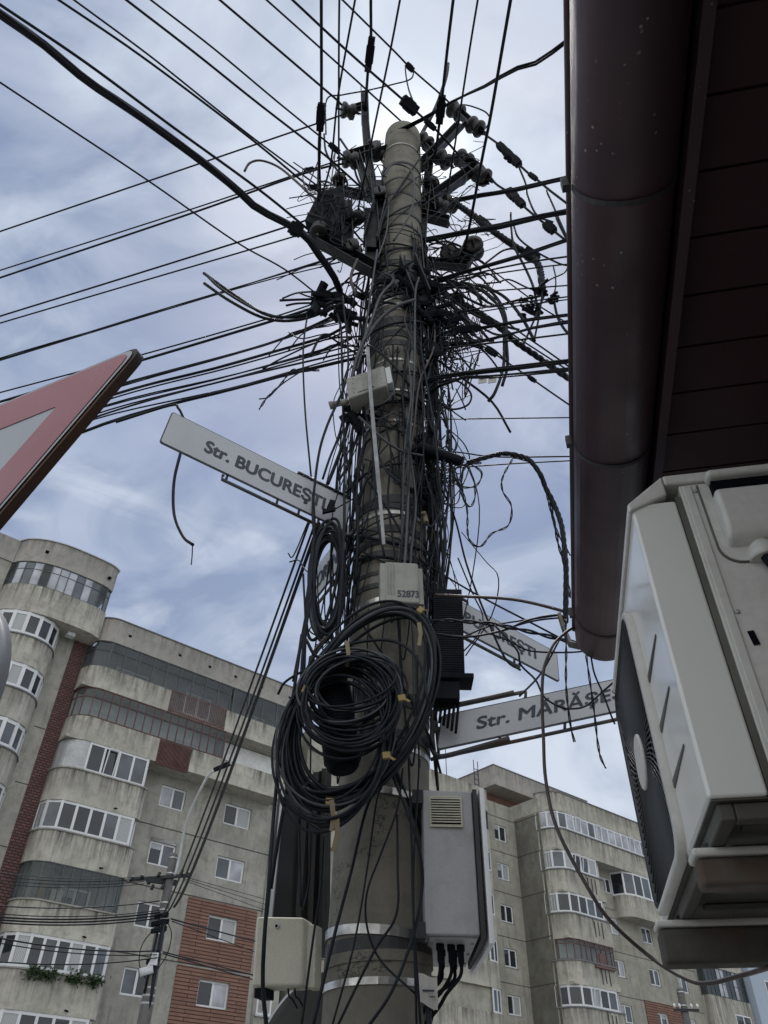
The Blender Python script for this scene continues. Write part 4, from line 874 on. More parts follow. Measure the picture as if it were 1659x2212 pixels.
# grille
gx0, gx1, gz0, gz1 = .225, .665, -.004, .490
def rrect(x0, x1, z0, z1, r, n=6):
    out = []
    for cx, cz, a0 in ((x1-r, z1-r, 0), (x0+r, z1-r, 90), (x0+r, z0+r, 180), (x1-r, z0+r, 270)):
        for k in range(n): a = radians(a0+90*k/(n-1)); out.append((cx+r*cos(a), cz+r*sin(a)))
    return out
mb = MB(); a = rrect(gx0, gx1, gz0, gz1, .06); b = rrect(gx0+.012, gx1-.010, gz0+.012, gz1-.012, .05); n = len(a)
for i in range(n):
    j = (i+1) % n
    mb.mi = 0; mb.poly([(a[i][0], 0, a[i][1]), (a[j][0], 0, a[j][1]), (a[j][0], .014, a[j][1]), (a[i][0], .014, a[i][1])], True)
    mb.poly([(a[i][0], .014, a[i][1]), (a[j][0], .014, a[j][1]), (b[j][0], .0165, b[j][1]), (b[i][0], .0165, b[i][1])], True)
    mb.mi = 1; mb.poly([(b[i][0], .0165, b[i][1]), (b[j][0], .0165, b[j][1]), (b[j][0], .002, b[j][1]), (b[i][0], .002, b[i][1])], True)
gf = mb.build('grille_frame', [M['acw'], M['grille']], AC, weld=.0003)
mb = MB(); mb.poly([(x, .003, z) for x, z in b]); mb.build('fan_void', M['dark'], gf)
def inr(x, z):
    if not (gx0+.006 < x < gx1-.006 and gz0+.006 < z < gz1-.006): return False
    ex, ez = max(gx0+.06-x, x-gx1+.06, 0), max(gz0+.06-z, z-gz1+.06, 0); return hypot(ex, ez) < .054
mb = MB(); cx, cz = (gx0+gx1)/2, (gz0+gz1)/2
for k in range(84):
    a_ = 2*pi*k/84; pts = []
    for s_ in range(75):
        rr_ = .035+s_*.0042; th_ = a_+rr_*1.6; x, z = cx+rr_*cos(th_), cz+rr_*sin(th_)
        if inr(x, z): pts.append((x, .0095, z))
    if len(pts) > 1: mb.tube(pts, .0019, 4, False)
for rr_ in (.06, .10, .14, .18, .22, .26):
    run = []
    for k in range(97):
        a_ = 2*pi*k/96; x, z = cx+rr_*cos(a_), cz+rr_*sin(a_)
        if inr(x, z): run.append((x, .0065, z))
        else:
            if len(run) > 1: mb.tube(run, .0018, 4, False)
            run = []
    if len(run) > 1: mb.tube(run, .0018, 4, False)
mb.build('grille_wires', M['grille'], gf)
mb = MB(); mb.lathe((cx, .010, cz), (0, 1, 0), [(0, .055), (.005, .055), (.007, .052)], 32); mb.build('fan_badge', M['acw'], gf)
for i in range(3):
    mb = MB(); z = .307-i*.1; mb.hexa([(.062, .0002, z-.003), (.22, .0002, z-.009), (.22, .0002, z+.009), (.062, .0002, z+.003), (.064, .002, z-.002), (.218, .0025, z-.006), (.218, .0025, z+.006), (.064, .002, z+.002)]); mb.build('front_emboss', M['acd'], AC, bevel=.001)
# base pan and brackets
mb = MB(); mb.box(.004, LW-.004, -D_+.004, -.004, -.003, -.001); mb.build('under_pan', M['acd'], AC)
mb = MB(); mb.box(.012, LW-.01, -.034, -.012, -.028, -.0035); mb.box(.012, LW-.01, -D_+.01, -D_+.03, -.028, -.0035); mb.box(.012, .034, -D_+.03, -.0345, -.028, -.0035); mb.box(LW-.032, LW-.01, -D_+.03, -.0345, -.028, -.0035)
for i in range(5): mb.box(.09+i*.11, .12+i*.11, -D_+.05, -.06, -.010, -.0035)
mb.build('base_rail', M['acd'], AC, bevel=.004)
for xx in (.12, .535):
    t = empty('wall_bracket', AO, radians(79), 'rusty steel bar bracket under the air conditioner, the ' + ('nearer and upper in the photo' if xx < .3 else 'farther and lower in the photo'), 'bracket')
    mb = MB(); mb.box(xx, xx+.045+.012*(xx > .3), -.48, .012+.02*(xx > .3), -.082-.02*(xx > .3), -.042); mb.build('bar', M['rust'], t, bevel=.008, seg=3)
    mb = MB(); mb.box(xx-.004, xx+.05, -.4, .016+.02*(xx > .3), -.0415, -.029); mb.build('foot_plate', M['acw'], t, bevel=.004)
    mb = MB(); mb.cyl((xx+.022, -.015, -.04), (xx+.022, -.015, -.018), .009, 6); mb.build('bolt', M['steel'], t)
    mb = MB(); mb.box(xx+.003, xx+.042, -.51, -.481, -.40, .02); mb.beam((xx+.022, -.48, -.35), (xx+.022, -.2, -.085), .02, .02); mb.build('brace', M['rust'], t)
# ------------------------------------------------------------------ cables
ORD = ['first', 'second', 'third', 'fourth', 'fifth', 'sixth', 'seventh', 'eighth', 'ninth', 'tenth', 'eleventh', 'twelfth', 'thirteenth', 'fourteenth', 'fifteenth', 'sixteenth', 'seventeenth', 'eighteenth', 'nineteenth', 'twentieth', 'twenty-first', 'twenty-second', 'twenty-third', 'twenty-fourth']
EDGE = {'left': [], 'top': [], 'right': []}
wr = random.Random(21)
def cable(pts, r, mat='cable', strands=1, sub=6, name='cable', parent=None, pitch=.25, sides=6, gap=.9):
    P = spline(pts, sub); mb = MB()
    if strands == 1: mb.tube(P, r, sides)
    else:
        L = [0]
        for a, b in zip(P[:-1], P[1:]): L.append(L[-1]+(b-a).length)
        n = max(len(P), min(260, int(L[-1]/pitch*14))); Q = []
        j = 0
        for i in range(n):
            s_ = L[-1]*i/(n-1)
            while j < len(L)-2 and L[j+1] < s_: j += 1
            Q.append(P[j].lerp(P[j+1], (s_-L[j])/max(L[j+1]-L[j], 1e-6)))
        for k in range(strands):
            out = []
            for i in range(n):
                t = (Q[min(i+1, n-1)]-Q[max(i-1, 0)]).normalized(); nx = t.cross(Vector((.13, .3, 1))).normalized(); ny = t.cross(nx); a = 2*pi*(L[-1]*i/(n-1)/pitch) + 2*pi*k/strands
                out.append(Q[i]+(nx*cos(a)+ny*sin(a))*r*gap)
            mb.tube(out, r*.62, 5)
    return mb.build(name, M[mat], parent)
def span(pts, w, edge, Y=2.8, mat='cable', strands=1, conn=(), ext=6.0, zup=0.0):
    """near the pole first; remaining points lie at the height of the first (the line is level)"""
    p0 = PY(pts[0][0], pts[0][1], Y); P = [p0]; n = len(pts)
    for i, (x, y) in enumerate(pts[1:]):
        P.append(PZ(x, y, p0.z + zup*(i+1)/(n-1)))
    d = P[-1]-P[-2]; l = d.length; d.normalize(); e_ = P[-1].copy(); s_ = 0; q = l
    while s_ < ext: s_ += q; P.append(e_+d*s_); q *= 1.7
    r = w/2*zc(p0)/F; o = cable(P, r, mat, strands, pitch=2.6, gap=.62)
    o['category'] = 'cable'; x, y = pts[-1]
    EDGE[edge].append((y if edge in ('left', 'right') else x, o, w, strands))
    for (cx, cy, L_, W_) in conn: connector(o, P, cx, cy, L_, W_)
    return o
def connector(o, P, cx, cy, L_, W_):
    best = None
    for a, b in zip(P[:-1], P[1:]):
        for k in range(21):
            p = a.lerp(b, k/20); q = p-EYE; z = q.dot(FW)
            if z <= .1: continue
            sx, sy = CX+F*q.dot(RT)/z, CY-F*q.dot(UP)/z; d = (sx-cx)**2+(sy-cy)**2
            if best is None or d < best[0]: best = (d, p, (b-a).normalized(), z)
    _, p, t, z = best; s_ = z/F; mb = MB(); sd = t.cross(FW).normalized()
    # stretch to pixel length across the view
    persp = max(.25, (t-FW*t.dot(FW)).length); mb.obox(p, t, sd, t.cross(sd), L_*s_/persp, W_*s_, W_*s_*.8); mb.obox(p, t, sd, t.cross(sd), L_*s_/persp*.5, W_*s_*1.25, W_*s_*.6)
    mb.build('connector', M['blackp'], o, bevel=.002)
# --- lines leaving through the upper left and the top
span([(700, 648), (615, 582), (509, 522), (324, 393), (157, 282), (0, 178)], 4, 'left', 2.7)
span([(735, 630), (722, 598), (687, 548), (648, 500), (556, 450), (509, 408), (417, 334), (278, 235), (185, 172), (93, 96), (0, 30)], 13, 'left', 2.66, strands=5, conn=((640, 492, 26, 24),))
span([(665, 495), (556, 407), (370, 272), (185, 135), (0, 10)], 6, 'left', 2.72)
span([(690, 408), (667, 402), (556, 311), (417, 204), (278, 102), (127, 0)], 5, 'top', 2.74, conn=((680, 400, 26, 8),))
span([(700, 412), (556, 305), (463, 232), (324, 121), (160, 0)], 4, 'top', 2.74)
span([(780, 405), (736, 365), (694, 329), (556, 222), (417, 111), (273, 0)], 5, 'top', 2.78)
span([(790, 380), (722, 320), (602, 222), (463, 106), (326, 0)], 4, 'top', 2.78, conn=((726, 318, 24, 10),))
span([(745, 235), (730, 218), (700, 192), (590, 98), (475, 0)], 5, 'top', 2.74)
span([(905, 300), (877, 272), (793, 195), (699, 110), (576, 0)], 4, 'top', 2.84)
span([(1000, 345), (945, 284), (881, 225), (750, 110), (632, 0)], 5, 'top', 2.88, conn=((884, 229, 36, 20), (930, 270, 26, 10)))
span([(980, 232), (953, 205), (889, 149), (851, 110), (740, 0)], 4, 'top', 2.88, conn=((885, 146, 18, 10),))
span([(692, 430), (689, 320), (694, 230), (694, 0)], 6, 'top', 2.66, conn=((700, 252, 38, 15),))
span([(734, 400), (732, 345), (732, 110), (733, 0)], 4, 'top', 2.7)
span([(690, 440), (715, 348), (730, 209), (767, 0)], 4, 'top', 2.72)
span([(789, 240), (795, 150), (801, 100), (801, 0)], 6, 'top', 2.74, conn=((801, 118, 46, 14),))
span([(770, 470), (806, 288), (843, 110), (864, 0)], 4, 'top', 2.72)
span([(936, 345), (945, 300), (966, 110), (979, 0)], 6, 'top', 2.8, conn=((938, 236, 38, 16),))
span([(965, 420), (976, 356), (1014, 110), (1032, 0)], 4, 'top', 2.84)
span([(995, 560), (1012, 499), (1040, 350), (1060, 249), (1084, 110), (1103, 0)], 6, 'top', 2.86)
# --- lines to the left
L = 'left'
span([(752, 242), (735, 250), (690, 265), (315, 393), (0, 500)], 4, L, 2.72)
span([(760, 340), (736, 345), (407, 454), (0, 584)], 3.5, L, 2.7, conn=((668, 372, 22, 9),))
span([(760, 350), (662, 373), (407, 463), (0, 600)], 5, L, 2.7)
span([(700, 460), (625, 488), (278, 597), (0, 683)], 4.5, L, 2.66)
span([(720, 480), (648, 507), (278, 616), (0, 698)], 4, L, 2.66, conn=((645, 508, 14, 7),))
span([(760, 545), (694, 565), (417, 650), (213, 711), (0, 775)], 5, L, 2.66, strands=2)
span([(760, 560), (700, 575), (560, 610), (350, 672), (0, 779)], 3, L, 2.66)
span([(735, 640), (690, 652), (580, 688), (300, 768), (0, 848)], 4, L, 2.68)
span([(740, 648), (700, 658), (560, 702), (300, 780), (0, 868)], 7, L, 2.68)
span([(750, 668), (655, 713), (545, 753), (278, 825), (0, 905)], 6.5, L, 2.68)
span([(745, 680), (640, 722), (520, 762), (290, 825), (0, 918)], 5, L, 2.7, strands=2)
span([(755, 700), (734, 718), (496, 787), (263, 847), (0, 930)], 6, L, 2.66, strands=3)
span([(755, 712), (690, 738), (500, 793), (260, 855), (0, 942)], 4, L, 2.7)
span([(760, 730), (744, 743), (496, 812), (238, 874), (0, 955)], 6, L, 2.66, strands=2)
span([(765, 745), (700, 762), (500, 818), (240, 884), (0, 968)], 4, L, 2.7)
span([(770, 755), (764, 758), (446, 832), (218, 897), (0, 980)], 5, L, 2.66)
span([(790, 760), (700, 782), (500, 838), (206, 905), (0, 990)], 4, L, 2.64)
span([(800, 766), (670, 797), (496, 842), (367, 874), (196, 926), (0, 1010)], 7, L, 2.62, strands=3)
# --- lines to the right, over the gutter
Rr_ = 'right'
span([(845, 290), (905, 262), (985, 215), (1050, 185), (1110, 150), (1160, 135), (1225, 88)], 8, Rr_, 2.7, strands=2)
span([(965, 438), (1035, 422), (1105, 411), (1170, 397), (1232, 383)], 9, Rr_, 2.85, strands=3)
span([(900, 522), (943, 514), (1012, 500), (1093, 486), (1151, 471), (1235, 455)], 11, Rr_, 2.76, strands=4)
span([(925, 612), (1000, 588), (1046, 575), (1107, 558), (1140, 548), (1235, 515)], 8, Rr_, 2.72, strands=3)
span([(915, 612), (1009, 595), (1074, 580), (1157, 564), (1235, 553)], 4.5, Rr_, 2.76)
span([(910, 618), (972, 606), (1161, 578), (1235, 570)], 3.5, Rr_, 2.78)
span([(930, 640), (1000, 632), (1081, 627), (1235, 616)], 3.5, Rr_, 2.76)
span([(920, 690), (965, 678), (1096, 657), (1235, 640)], 3.5, Rr_, 2.76)
span([(920, 697), (965, 686), (1096, 664), (1235, 646)], 3, Rr_, 2.78)
span([(930, 725), (974, 715), (1031, 709), (1140, 691), (1235, 680)], 7, Rr_, 2.72, strands=3, conn=((1010, 722, 60, 13),))
span([(925, 745), (950, 742), (1009, 743), (1085, 726), (1151, 708), (1235, 694)], 9, Rr_, 2.74, strands=2)
span([(905, 764), (921, 761), (965, 752), (1096, 737), (1235, 720)], 4.5, Rr_, 2.72)
span([(905, 835), (913, 829), (943, 815), (1000, 807), (1096, 796), (1235, 779)], 10, Rr_, 2.7, strands=4)
span([(905, 868), (943, 837), (983, 817), (1074, 811), (1235, 796)], 7, Rr_, 2.7, strands=2)
span([(905, 860), (960, 822), (1080, 815), (1235, 801)], 3.5, Rr_, 2.76)
span([(905, 908), (931, 906), (1235, 902)], 3, Rr_, 2.76)
span([(960, 975), (1000, 978), (1075, 987), (1235, 986)], 3.5, Rr_, 2.74)
span([(915, 1022), (961, 1013), (1086, 1003), (1235, 995)], 3, Rr_, 2.76)
for side, arr in EDGE.items():
    arr.sort(key=lambda e: e[0])
    for i, (_, o, w_, st) in enumerate(arr):
        kind = 'twisted bundle of black cables' if st > 1 else ('thick black overhead cable' if w_ >= 6 else 'thin black overhead wire')
        where = {'left': 'leaving over the left edge, %s line from the top', 'top': 'leaving over the top edge, %s line from the left', 'right': 'passing above the brown gutter, %s line from the top'}[side] % ORD[i]
        o['label'] = kind + ' ' + where; o['group'] = 'overhead lines fanning out from the pole'
# --- traced local cables (x, y[, Y])
def local(pts, w, Y=2.62, mat='cable', label=None, strands=1, group=None, wob=.02, sub=6, conn=(), name='cable'):
    P = []
    ph = wr.uniform(0, 6)
    for i, p in enumerate(pts):
        yy = p[2] if len(p) > 2 else Y
        P.append(PY(p[0], p[1], yy + wob*sin(ph+i*1.3)))
    r = w/2*sum(zc(p) for p in P)/len(P)/F; o = cable(P, r, mat, strands, sub, pitch=.15 if strands > 1 else .2, gap=.7, name=name); o['category'] = 'cable'
    if label: o['label'] = label
    if group: o['group'] = group
    for c_ in conn: connector(o, P, *c_)
    return o
G = 'loose cables hanging around the pole'
T = [
 ([(440, 590), (509, 639), (579, 681), (648, 681), (694, 662), (735, 645)], 7, 2.6, 'cable', 'upper of the cut black cables curling out left to a dead end in the sky'),
 ([(441, 612), (500, 652), (575, 688), (650, 690), (735, 660)], 7, 2.62, 'cable', 'lower of the cut black cables curling out left to a dead end in the sky'),
 ([(445, 594), (480, 626), (560, 672), (640, 686), (740, 655)], 5, 2.58, 'cable', 'middle cut black cable curling out left between two thicker ones'),
 ([(528, 370), (540, 352), (565, 347), (602, 361), (640, 392), (671, 421), (700, 440)], 5.5, 2.66, 'cablebr', 'hooked cable end arching alone left of the wedge-shaped closure'),
 ([(604, 649), (650, 647), (700, 646), (740, 650)], 6, 2.62, 'cable', 'straight cut cable stub pointing left from the clamp mass'),
 ([(618, 660), (650, 655), (730, 655)], 5, 2.64, 'cable', 'short cut cable end just under the straight stub on the left'),
 ([(645, 632), (665, 640), (700, 648)], 4, 2.6, 'cable', 'tiny cable end rising above the straight stub on the left'),
 ([(687, 232), (691, 260), (690, 330), (688, 414)], 8, 2.64, 'cable', 'bent cable stub standing beside the vertical line left of the uppermost insulator'),
 ([(968, 138), (965, 160), (955, 195), (940, 235), (905, 300)], 8, 2.8, 'cable', 'stubby cable end rising beside the long line right of the pole top'),
 ([(704, 290), (706, 215), (740, 205), (795, 195), (850, 182), (885, 172), (893, 158), (887, 150)], 3.5, 2.76, 'cable', 'thin jumper wire zigzagging above the uppermost left insulator'),
 ([(877, 138), (876, 155), (882, 190), (892, 218)], 3.5, 2.84, 'cable', 'small jumper looping between two line connectors above the pole top'),
 ([(995, 225), (1020, 230), (1050, 243), (1058, 262), (1042, 285)], 3.5, 2.86, 'cable', 'thin jumper arching over the topmost right insulators'),
 ([(1042, 287), (1077, 312), (1105, 340), (1140, 373), (1165, 392), (1186, 410), (1228, 442)], 5.5, 2.86, 'cable', 'black line with three connectors descending right from the topmost right insulator', 1, ((1083, 320, 26, 13), (1096, 333, 28, 14), (1110, 350, 32, 15), (1150, 382, 24, 9))),
 ([(1118, 354), (1135, 396), (1140, 424), (1160, 465), (1195, 480)], 4.5, 2.86, 'cable', 'branch wire dropping from the third connector toward the gutter'),
 ([(1001, 329), (1042, 359), (1070, 396), (1105, 419), (1135, 449), (1174, 481), (1228, 524)], 5.5, 2.84, 'cable', 'black line with connectors running diagonally to the gutter below the second right arm', 1, ((1107, 420, 34, 16), (1124, 436, 28, 14), (1187, 492, 28, 16))),
 ([(989, 442), (1035, 474), (1062, 496), (1082, 511), (1118, 536), (1150, 554), (1166, 580), (1172, 625)], 12, 2.8, 'cable', 'very thick bundle bowing down through the tangle on the right of the pole', 4, ((1045, 480, 40, 15), (1146, 552, 34, 20))),
 ([(939, 623), (987, 647), (1052, 687), (1085, 713), (1118, 741), (1172, 778), (1232, 820)], 11, 2.76, 'cable', 'thick bundle running diagonally down right to the gutter across the level lines', 3, ((985, 648, 26, 16),)),
 ([(943, 615), (1031, 615), (1063, 626), (1096, 647), (1129, 689), (1155, 737)], 7, 2.74, 'cable', 'outermost of the three arching cut cables right of the clamp mass'),
 ([(976, 619), (1041, 619), (1074, 645), (1092, 685), (1094, 739), (1096, 791), (1085, 833)], 7, 2.72, 'cable', 'middle of the arching cut cables right of the clamp mass, ending in a blunt stub'),
 ([(987, 621), (1031, 623), (1063, 647), (1087, 676), (1089, 739), (1087, 794), (1070, 846), (1055, 867)], 7, 2.7, 'cable', 'innermost of the arching cut cables, hanging lowest with a split end'),
 ([(930, 618), (990, 622), (1040, 628), (1072, 655), (1090, 700), (1092, 745)], 5, 2.71, 'cable', 'slimmer arching cable between the blunt cut cables'),
 ([(1109, 486), (1121, 515), (1157, 543), (1205, 568), (1228, 574)], 4.5, 2.8, 'cable', 'curved wire swinging from the thick right bundle under to the gutter'),
 ([(1200, 468), (1215, 500), (1228, 525)], 4.5, 2.82, 'cable', 'short wire dropping steeply beside the gutter strap'),
 ([(1180, 412), (1195, 445), (1210, 480), (1228, 520)], 4.5, 2.84, 'cable', 'wire falling beside the gutter from the first right line'),
 ([(1103, 460), (1104, 490), (1110, 530), (1135, 580), (1152, 620), (1160, 660)], 5.5, 2.78, 'cable', 'dark wire hanging through the thick bundle into the connector knot'),
 ([(1046, 571), (1080, 545), (1098, 538), (1112, 537)], 4.5, 2.74, 'cable', 'short arched wire rising to the thick right bundle'),
 ([(1022, 554), (1063, 584), (1140, 641), (1168, 663), (1232, 702)], 3.5, 2.8, 'cable', 'thin diagonal wire passing behind the arching cut cables'),
 ([(1000, 700), (1015, 728), (1070, 765), (1118, 798), (1151, 820), (1194, 850), (1232, 876)], 4, 2.72, 'cable', 'thin diagonal wire with a small clamp, the lowest one slanting to the gutter', 1, ((1062, 758, 26, 12), (1150, 819, 20, 8))),
 ([(1100, 700), (1129, 722), (1180, 757), (1232, 794)], 4, 2.76, 'cable', 'upper of two close diagonal wires beneath the thick diagonal bundle'),
 ([(1085, 705), (1113, 726), (1170, 763), (1232, 803)], 4, 2.76, 'cable', 'lower of two close diagonal wires beneath the thick diagonal bundle'),
 ([(1175, 640), (1150, 700), (1128, 750)], 5, 2.74, 'cable', 'dark wire slanting down left out of the connector knot'),
 ([(1172, 628), (1165, 680), (1155, 730), (1154, 737)], 5, 2.75, 'cable', 'dark wire dropping straight from the connector knot'),
 ([(1195, 575), (1200, 600), (1198, 630), (1180, 650), (1150, 662), (1128, 665)], 3.5, 2.76, 'cable', 'thin loop curling under the knot of small connectors'),
 ([(1228, 575), (1218, 590), (1190, 603), (1167, 620)], 3.5, 2.78, 'cable', 'thin wire curling from the gutter to the connector knot'),
 ([(1195, 640), (1203, 680), (1215, 705), (1228, 722)], 6, 2.8, 'cable', 'thick wire falling right of the connector knot to the gutter'),
 ([(1045, 612), (1075, 610), (1100, 604), (1140, 622), (1165, 628)], 4, 2.76, 'cable', 'thin wavy wire joining the clamp mass to the connector knot'),
 ([(950, 625), (1000, 665), (1050, 692), (1085, 700)], 6, 2.7, 'cable', 'dark cable slanting right under the arching cut cables', 1, ((1052, 690, 26, 14),)),
 ([(940, 640), (975, 660), (1005, 688), (1030, 715)], 9, 2.7, 'cable', 'thick cut cable end slanting right, with a slit tip'),
 ([(1165, 640), (1120, 648), (1085, 657), (1050, 662), (1010, 645), (985, 630)], 6, 2.72, 'cable', 'dark cable sagging from the connector knot back to the clamp mass'),
 # lower right
 ([(940, 1031), (980, 1112), (1007, 1216), (1044, 1316), (1090, 1420), (1125, 1448)], 4.5, 2.78, 'cable', 'thin wire slanting steeply down from the pole across the rear Str. BUCUREŞTI sign'),
 ([(905, 1200), (913, 1212), (960, 1243), (1017, 1277), (1086, 1314), (1160, 1352), (1228, 1388)], 4.5, 2.66, 'cable', 'straight wire slanting from the pole down to the gutter end'),
 ([(940, 1285), (998, 1288), (1109, 1295), (1202, 1316), (1240, 1330)], 7, 2.55, 'cablebr', 'uppermost dark cable bridging from the black closure to the gutter end'),
 ([(905, 1350), (928, 1344), (967, 1341), (1056, 1347), (1146, 1365), (1232, 1386), (1300, 1396)], 8, 2.45, 'cable', 'thick cable bridging from the big coil to the gutter end', 2),
 ([(905, 1362), (937, 1368), (1006, 1376), (1086, 1362), (1146, 1338), (1208, 1329), (1225, 1345)], 5, 2.45, 'cable', 'sagging cable that rises to the frayed end at the gutter corner'),
 ([(1000, 1376), (1060, 1352), (1130, 1340), (1208, 1329)], 4, 2.5, 'cable', 'thin cable under the uppermost bridge, running to the frayed gutter corner'),
 ([(990, 1378), (1060, 1368), (1150, 1342), (1225, 1333)], 4, 2.5, 'cable', 'thin parallel cable crossing the rear street sign to the gutter corner'),
 ([(1056, 1368), (1101, 1385), (1146, 1406), (1235, 1409), (1300, 1400)], 4, 2.5, 'cable', 'wire crossing the letters of the rear sign and passing under the gutter end'),
 ([(1068, 1350), (1116, 1403), (1125, 1436), (1157, 1469), (1175, 1505), (1205, 1525), (1229, 1531), (1265, 1525), (1303, 1493), (1330, 1470)], 4.5, 2.4, 'cable', 'wavy wire dropping over the Str. MĂRĂŞEŞTI letters and looping up right'),
 ([(1208, 1383), (1169, 1454), (1122, 1504)], 4.5, 2.5, 'cable', 'wire slanting down left from the gutter end to the lower sign bracket'),
 ([(1222, 1338), (1223, 1400), (1223, 1484), (1232, 1564), (1241, 1603)], 4.5, 2.2, 'cable', 'twisted wire end hanging from the gutter over the letter R', 2),
 ([(1266, 1415), (1272, 1457), (1283, 1534), (1294, 1623), (1308, 1659)], 4.5, 2.15, 'cable', 'longest twisted wire end hanging free below the gutter end', 2),
 ([(1276, 1415), (1284, 1455), (1303, 1499), (1318, 1540), (1328, 1564)], 4, 2.1, 'cable', 'shortest hanging wire end, beside the fan grille'),
 ([(1262, 1362, 2.12), (1240, 1356, 2.1), (1215, 1372), (1193, 1397), (1175, 1445), (1171, 1505), (1174, 1594), (1179, 1685), (1203, 1789), (1269, 1916), (1320, 1991), (1410, 2071), (1490, 2118, 1.95), (1537, 2123, 1.9), (1594, 2109, 1.8), (1631, 2099, 1.7), (1690, 2080, 1.5)], 8, 2.08, 'cablebr', 'long brown cable hanging from the gutter corner and swinging beneath the air conditioner'),
 # twisted pair loops lower right
 ([(1012, 999), (1051, 988), (1086, 980), (1121, 984), (1144, 994), (1167, 1024), (1179, 1054), (1197, 1089), (1213, 1135), (1220, 1193), (1223, 1240), (1222, 1345)], 9, 2.45, 'cable', 'knotted bundle of twisted wires arching over and down beside the gutter', 4),
 ([(1107, 988), (1145, 998), (1172, 1030), (1190, 1090), (1205, 1170), (1222, 1230), (1232, 1290)], 5, 2.48, 'cable', 'slack twisted pair beside the knotted arch', 2),
 ([(1179, 1054), (1186, 1090), (1204, 1150), (1232, 1200)], 4, 2.5, 'cable', 'twisted pair leaving the knotted arch for the gutter', 2),
 ([(1107, 992), (1086, 1031), (1086, 1061), (1105, 1094), (1098, 1135), (1063, 1152), (1037, 1181), (1012, 1161), (1009, 1101), (998, 1050), (1000, 1010)], 4, 2.55, 'cable', 'big slack loop of thin twisted pair hanging right of the pole', 2),
 ([(1040, 1000), (990, 1008), (982, 1030), (1000, 1052), (1030, 1048), (1040, 1020), (1008, 998)], 4, 2.6, 'cable', 'flat loop of twisted pair at the top of the big slack loop', 2),
 ([(1008, 1005), (1024, 1040), (1026, 1075), (1014, 1095), (998, 1070), (996, 1035), (1008, 1000)], 4, 2.6, 'cable', 'narrow upright loop of twisted pair inside the tangle right of the pole', 2),
 ([(975, 1000), (983, 1030), (990, 1050), (985, 1020)], 3, 2.62, 'cable', 'little bent wire end left of the narrow loop'),
 ([(959, 994), (961, 1054), (947, 1112), (931, 1138), (921, 1130)], 6, 2.62, 'cable', 'cable curving down the right side of the pole to a pale sleeve'),
 ([(921, 1130), (918, 1118), (914, 1106)], 12, 2.62, 'ochre', 'pale worn sleeve at the foot of the curved cable right of the pole'),
 ([(960, 1060), (950, 1200), (935, 1290)], 4, 2.7, 'cable', 'long thin wire falling behind the black closure, the left one'),
 ([(925, 1040), (950, 1130), (958, 1240), (965, 1300)], 6, 2.66, 'cable', 'dark cable falling to the top of the black closure'),
 ([(930, 1050), (938, 1150), (955, 1260), (960, 1330)], 4, 2.64, 'cable', 'thin wire falling beside the dark cable to the closure'),
 ([(910, 870), (925, 905), (940, 935), (950, 870), (960, 845)], 8, 2.7, 'cable', 'thick curl of cable hugging the pole right of the perforated box'),
 ([(955, 825), (990, 824), (1017, 850), (1010, 875), (975, 884), (945, 868)], 4.5, 2.66, 'cable', 'round open loop of cable under the level bundle right of the pole'),
 ([(985, 840), (1000, 870), (1006, 886)], 3, 2.64, 'cable', 'stiff wire end sticking out of the round loop'),
 ([(960, 872), (980, 890), (1006, 908)], 3, 2.66, 'cable', 'stiff wire end pointing down right below the round loop'),
 ([(955, 850), (952, 880), (960, 905), (968, 930), (965, 960), (978, 985)], 4.5, 2.66, 'cable', 'kinked twisted wire running down to the horizontal knot', 2),
 ([(962, 940), (950, 960), (975, 980), (985, 955), (965, 930), (980, 1000)], 3.5, 2.66, 'cable', 'messy little knot of wire above the horizontal clamp', 1),
 # left side of the pole
 ([(664, 680), (656, 740), (655, 800), (660, 900), (672, 1030), (680, 1130), (672, 1200)], 4.5, 2.58, 'cable', 'long lone cable bowing out left'),
 ([(715, 650), (735, 700), (738, 760), (743, 936), (753, 1015), (769, 1094), (775, 1200)], 6, 2.6, 'cable', 'cable falling close along the left side past the perforated box'),
 ([(740, 640), (752, 760), (745, 830), (708, 916), (688, 985), (676, 1094), (678, 1176), (668, 1287), (652, 1379), (634, 1472)], 6, 2.52, 'cable', 'cable bowing left from the perforated box and crossing the I of BUCUREŞTI'),
 ([(750, 850), (735, 930), (712, 990), (697, 1035)], 5, 2.6, 'cable', 'cable end slanting behind the left sign, leftmost of the slanting ones'),
 ([(760, 880), (740, 960), (722, 1010), (708, 1045)], 8, 2.62, 'cable', 'thicker slanting cable behind the right end of the left sign'),
 ([(775, 930), (760, 980), (748, 1010), (733, 1037)], 5, 2.62, 'cable', 'short slanting cable ending just above the left sign'),
 ([(790, 960), (775, 1010), (760, 1050), (742, 1068)], 5, 2.62, 'cable', 'rightmost slanting cable meeting the corner of the left sign'),
 ([(745, 940), (744, 1060), (743, 1152), (735, 1300), (722, 1420)], 7, 2.54, 'cable', 'straight cable falling across the right end of the left sign into the coil'),
 ([(665, 1128), (634, 1200), (622, 1195)], 3, 2.6, 'cable', 'frayed wire tip under the left sign'),
 ([(625, 1214), (645, 1210), (655, 1225), (665, 1235), (672, 1232)], 3, 2.6, 'cable', 'small bent wire end left of the narrow coil'),
 ([(690, 800), (650, 802), (630, 800), (605, 832), (578, 858), (560, 884)], 4, 2.66, 'cable', 'ragged twisted wire trailing down left under the level lines', 2),
 ([(670, 790), (620, 822), (600, 838), (580, 858), (560, 862)], 3, 2.66, 'cable', 'frayed thin wire beside the ragged twisted one'),
 ([(770, 640), (758, 600), (772, 560)], 7, 2.6, 'cablebr', 'upright brown stub left of the pole among the clamps'),
 ([(735, 300), (760, 340), (770, 380), (790, 420)], 5, 2.72, 'cable', 'cable diving behind the upper left arm'),
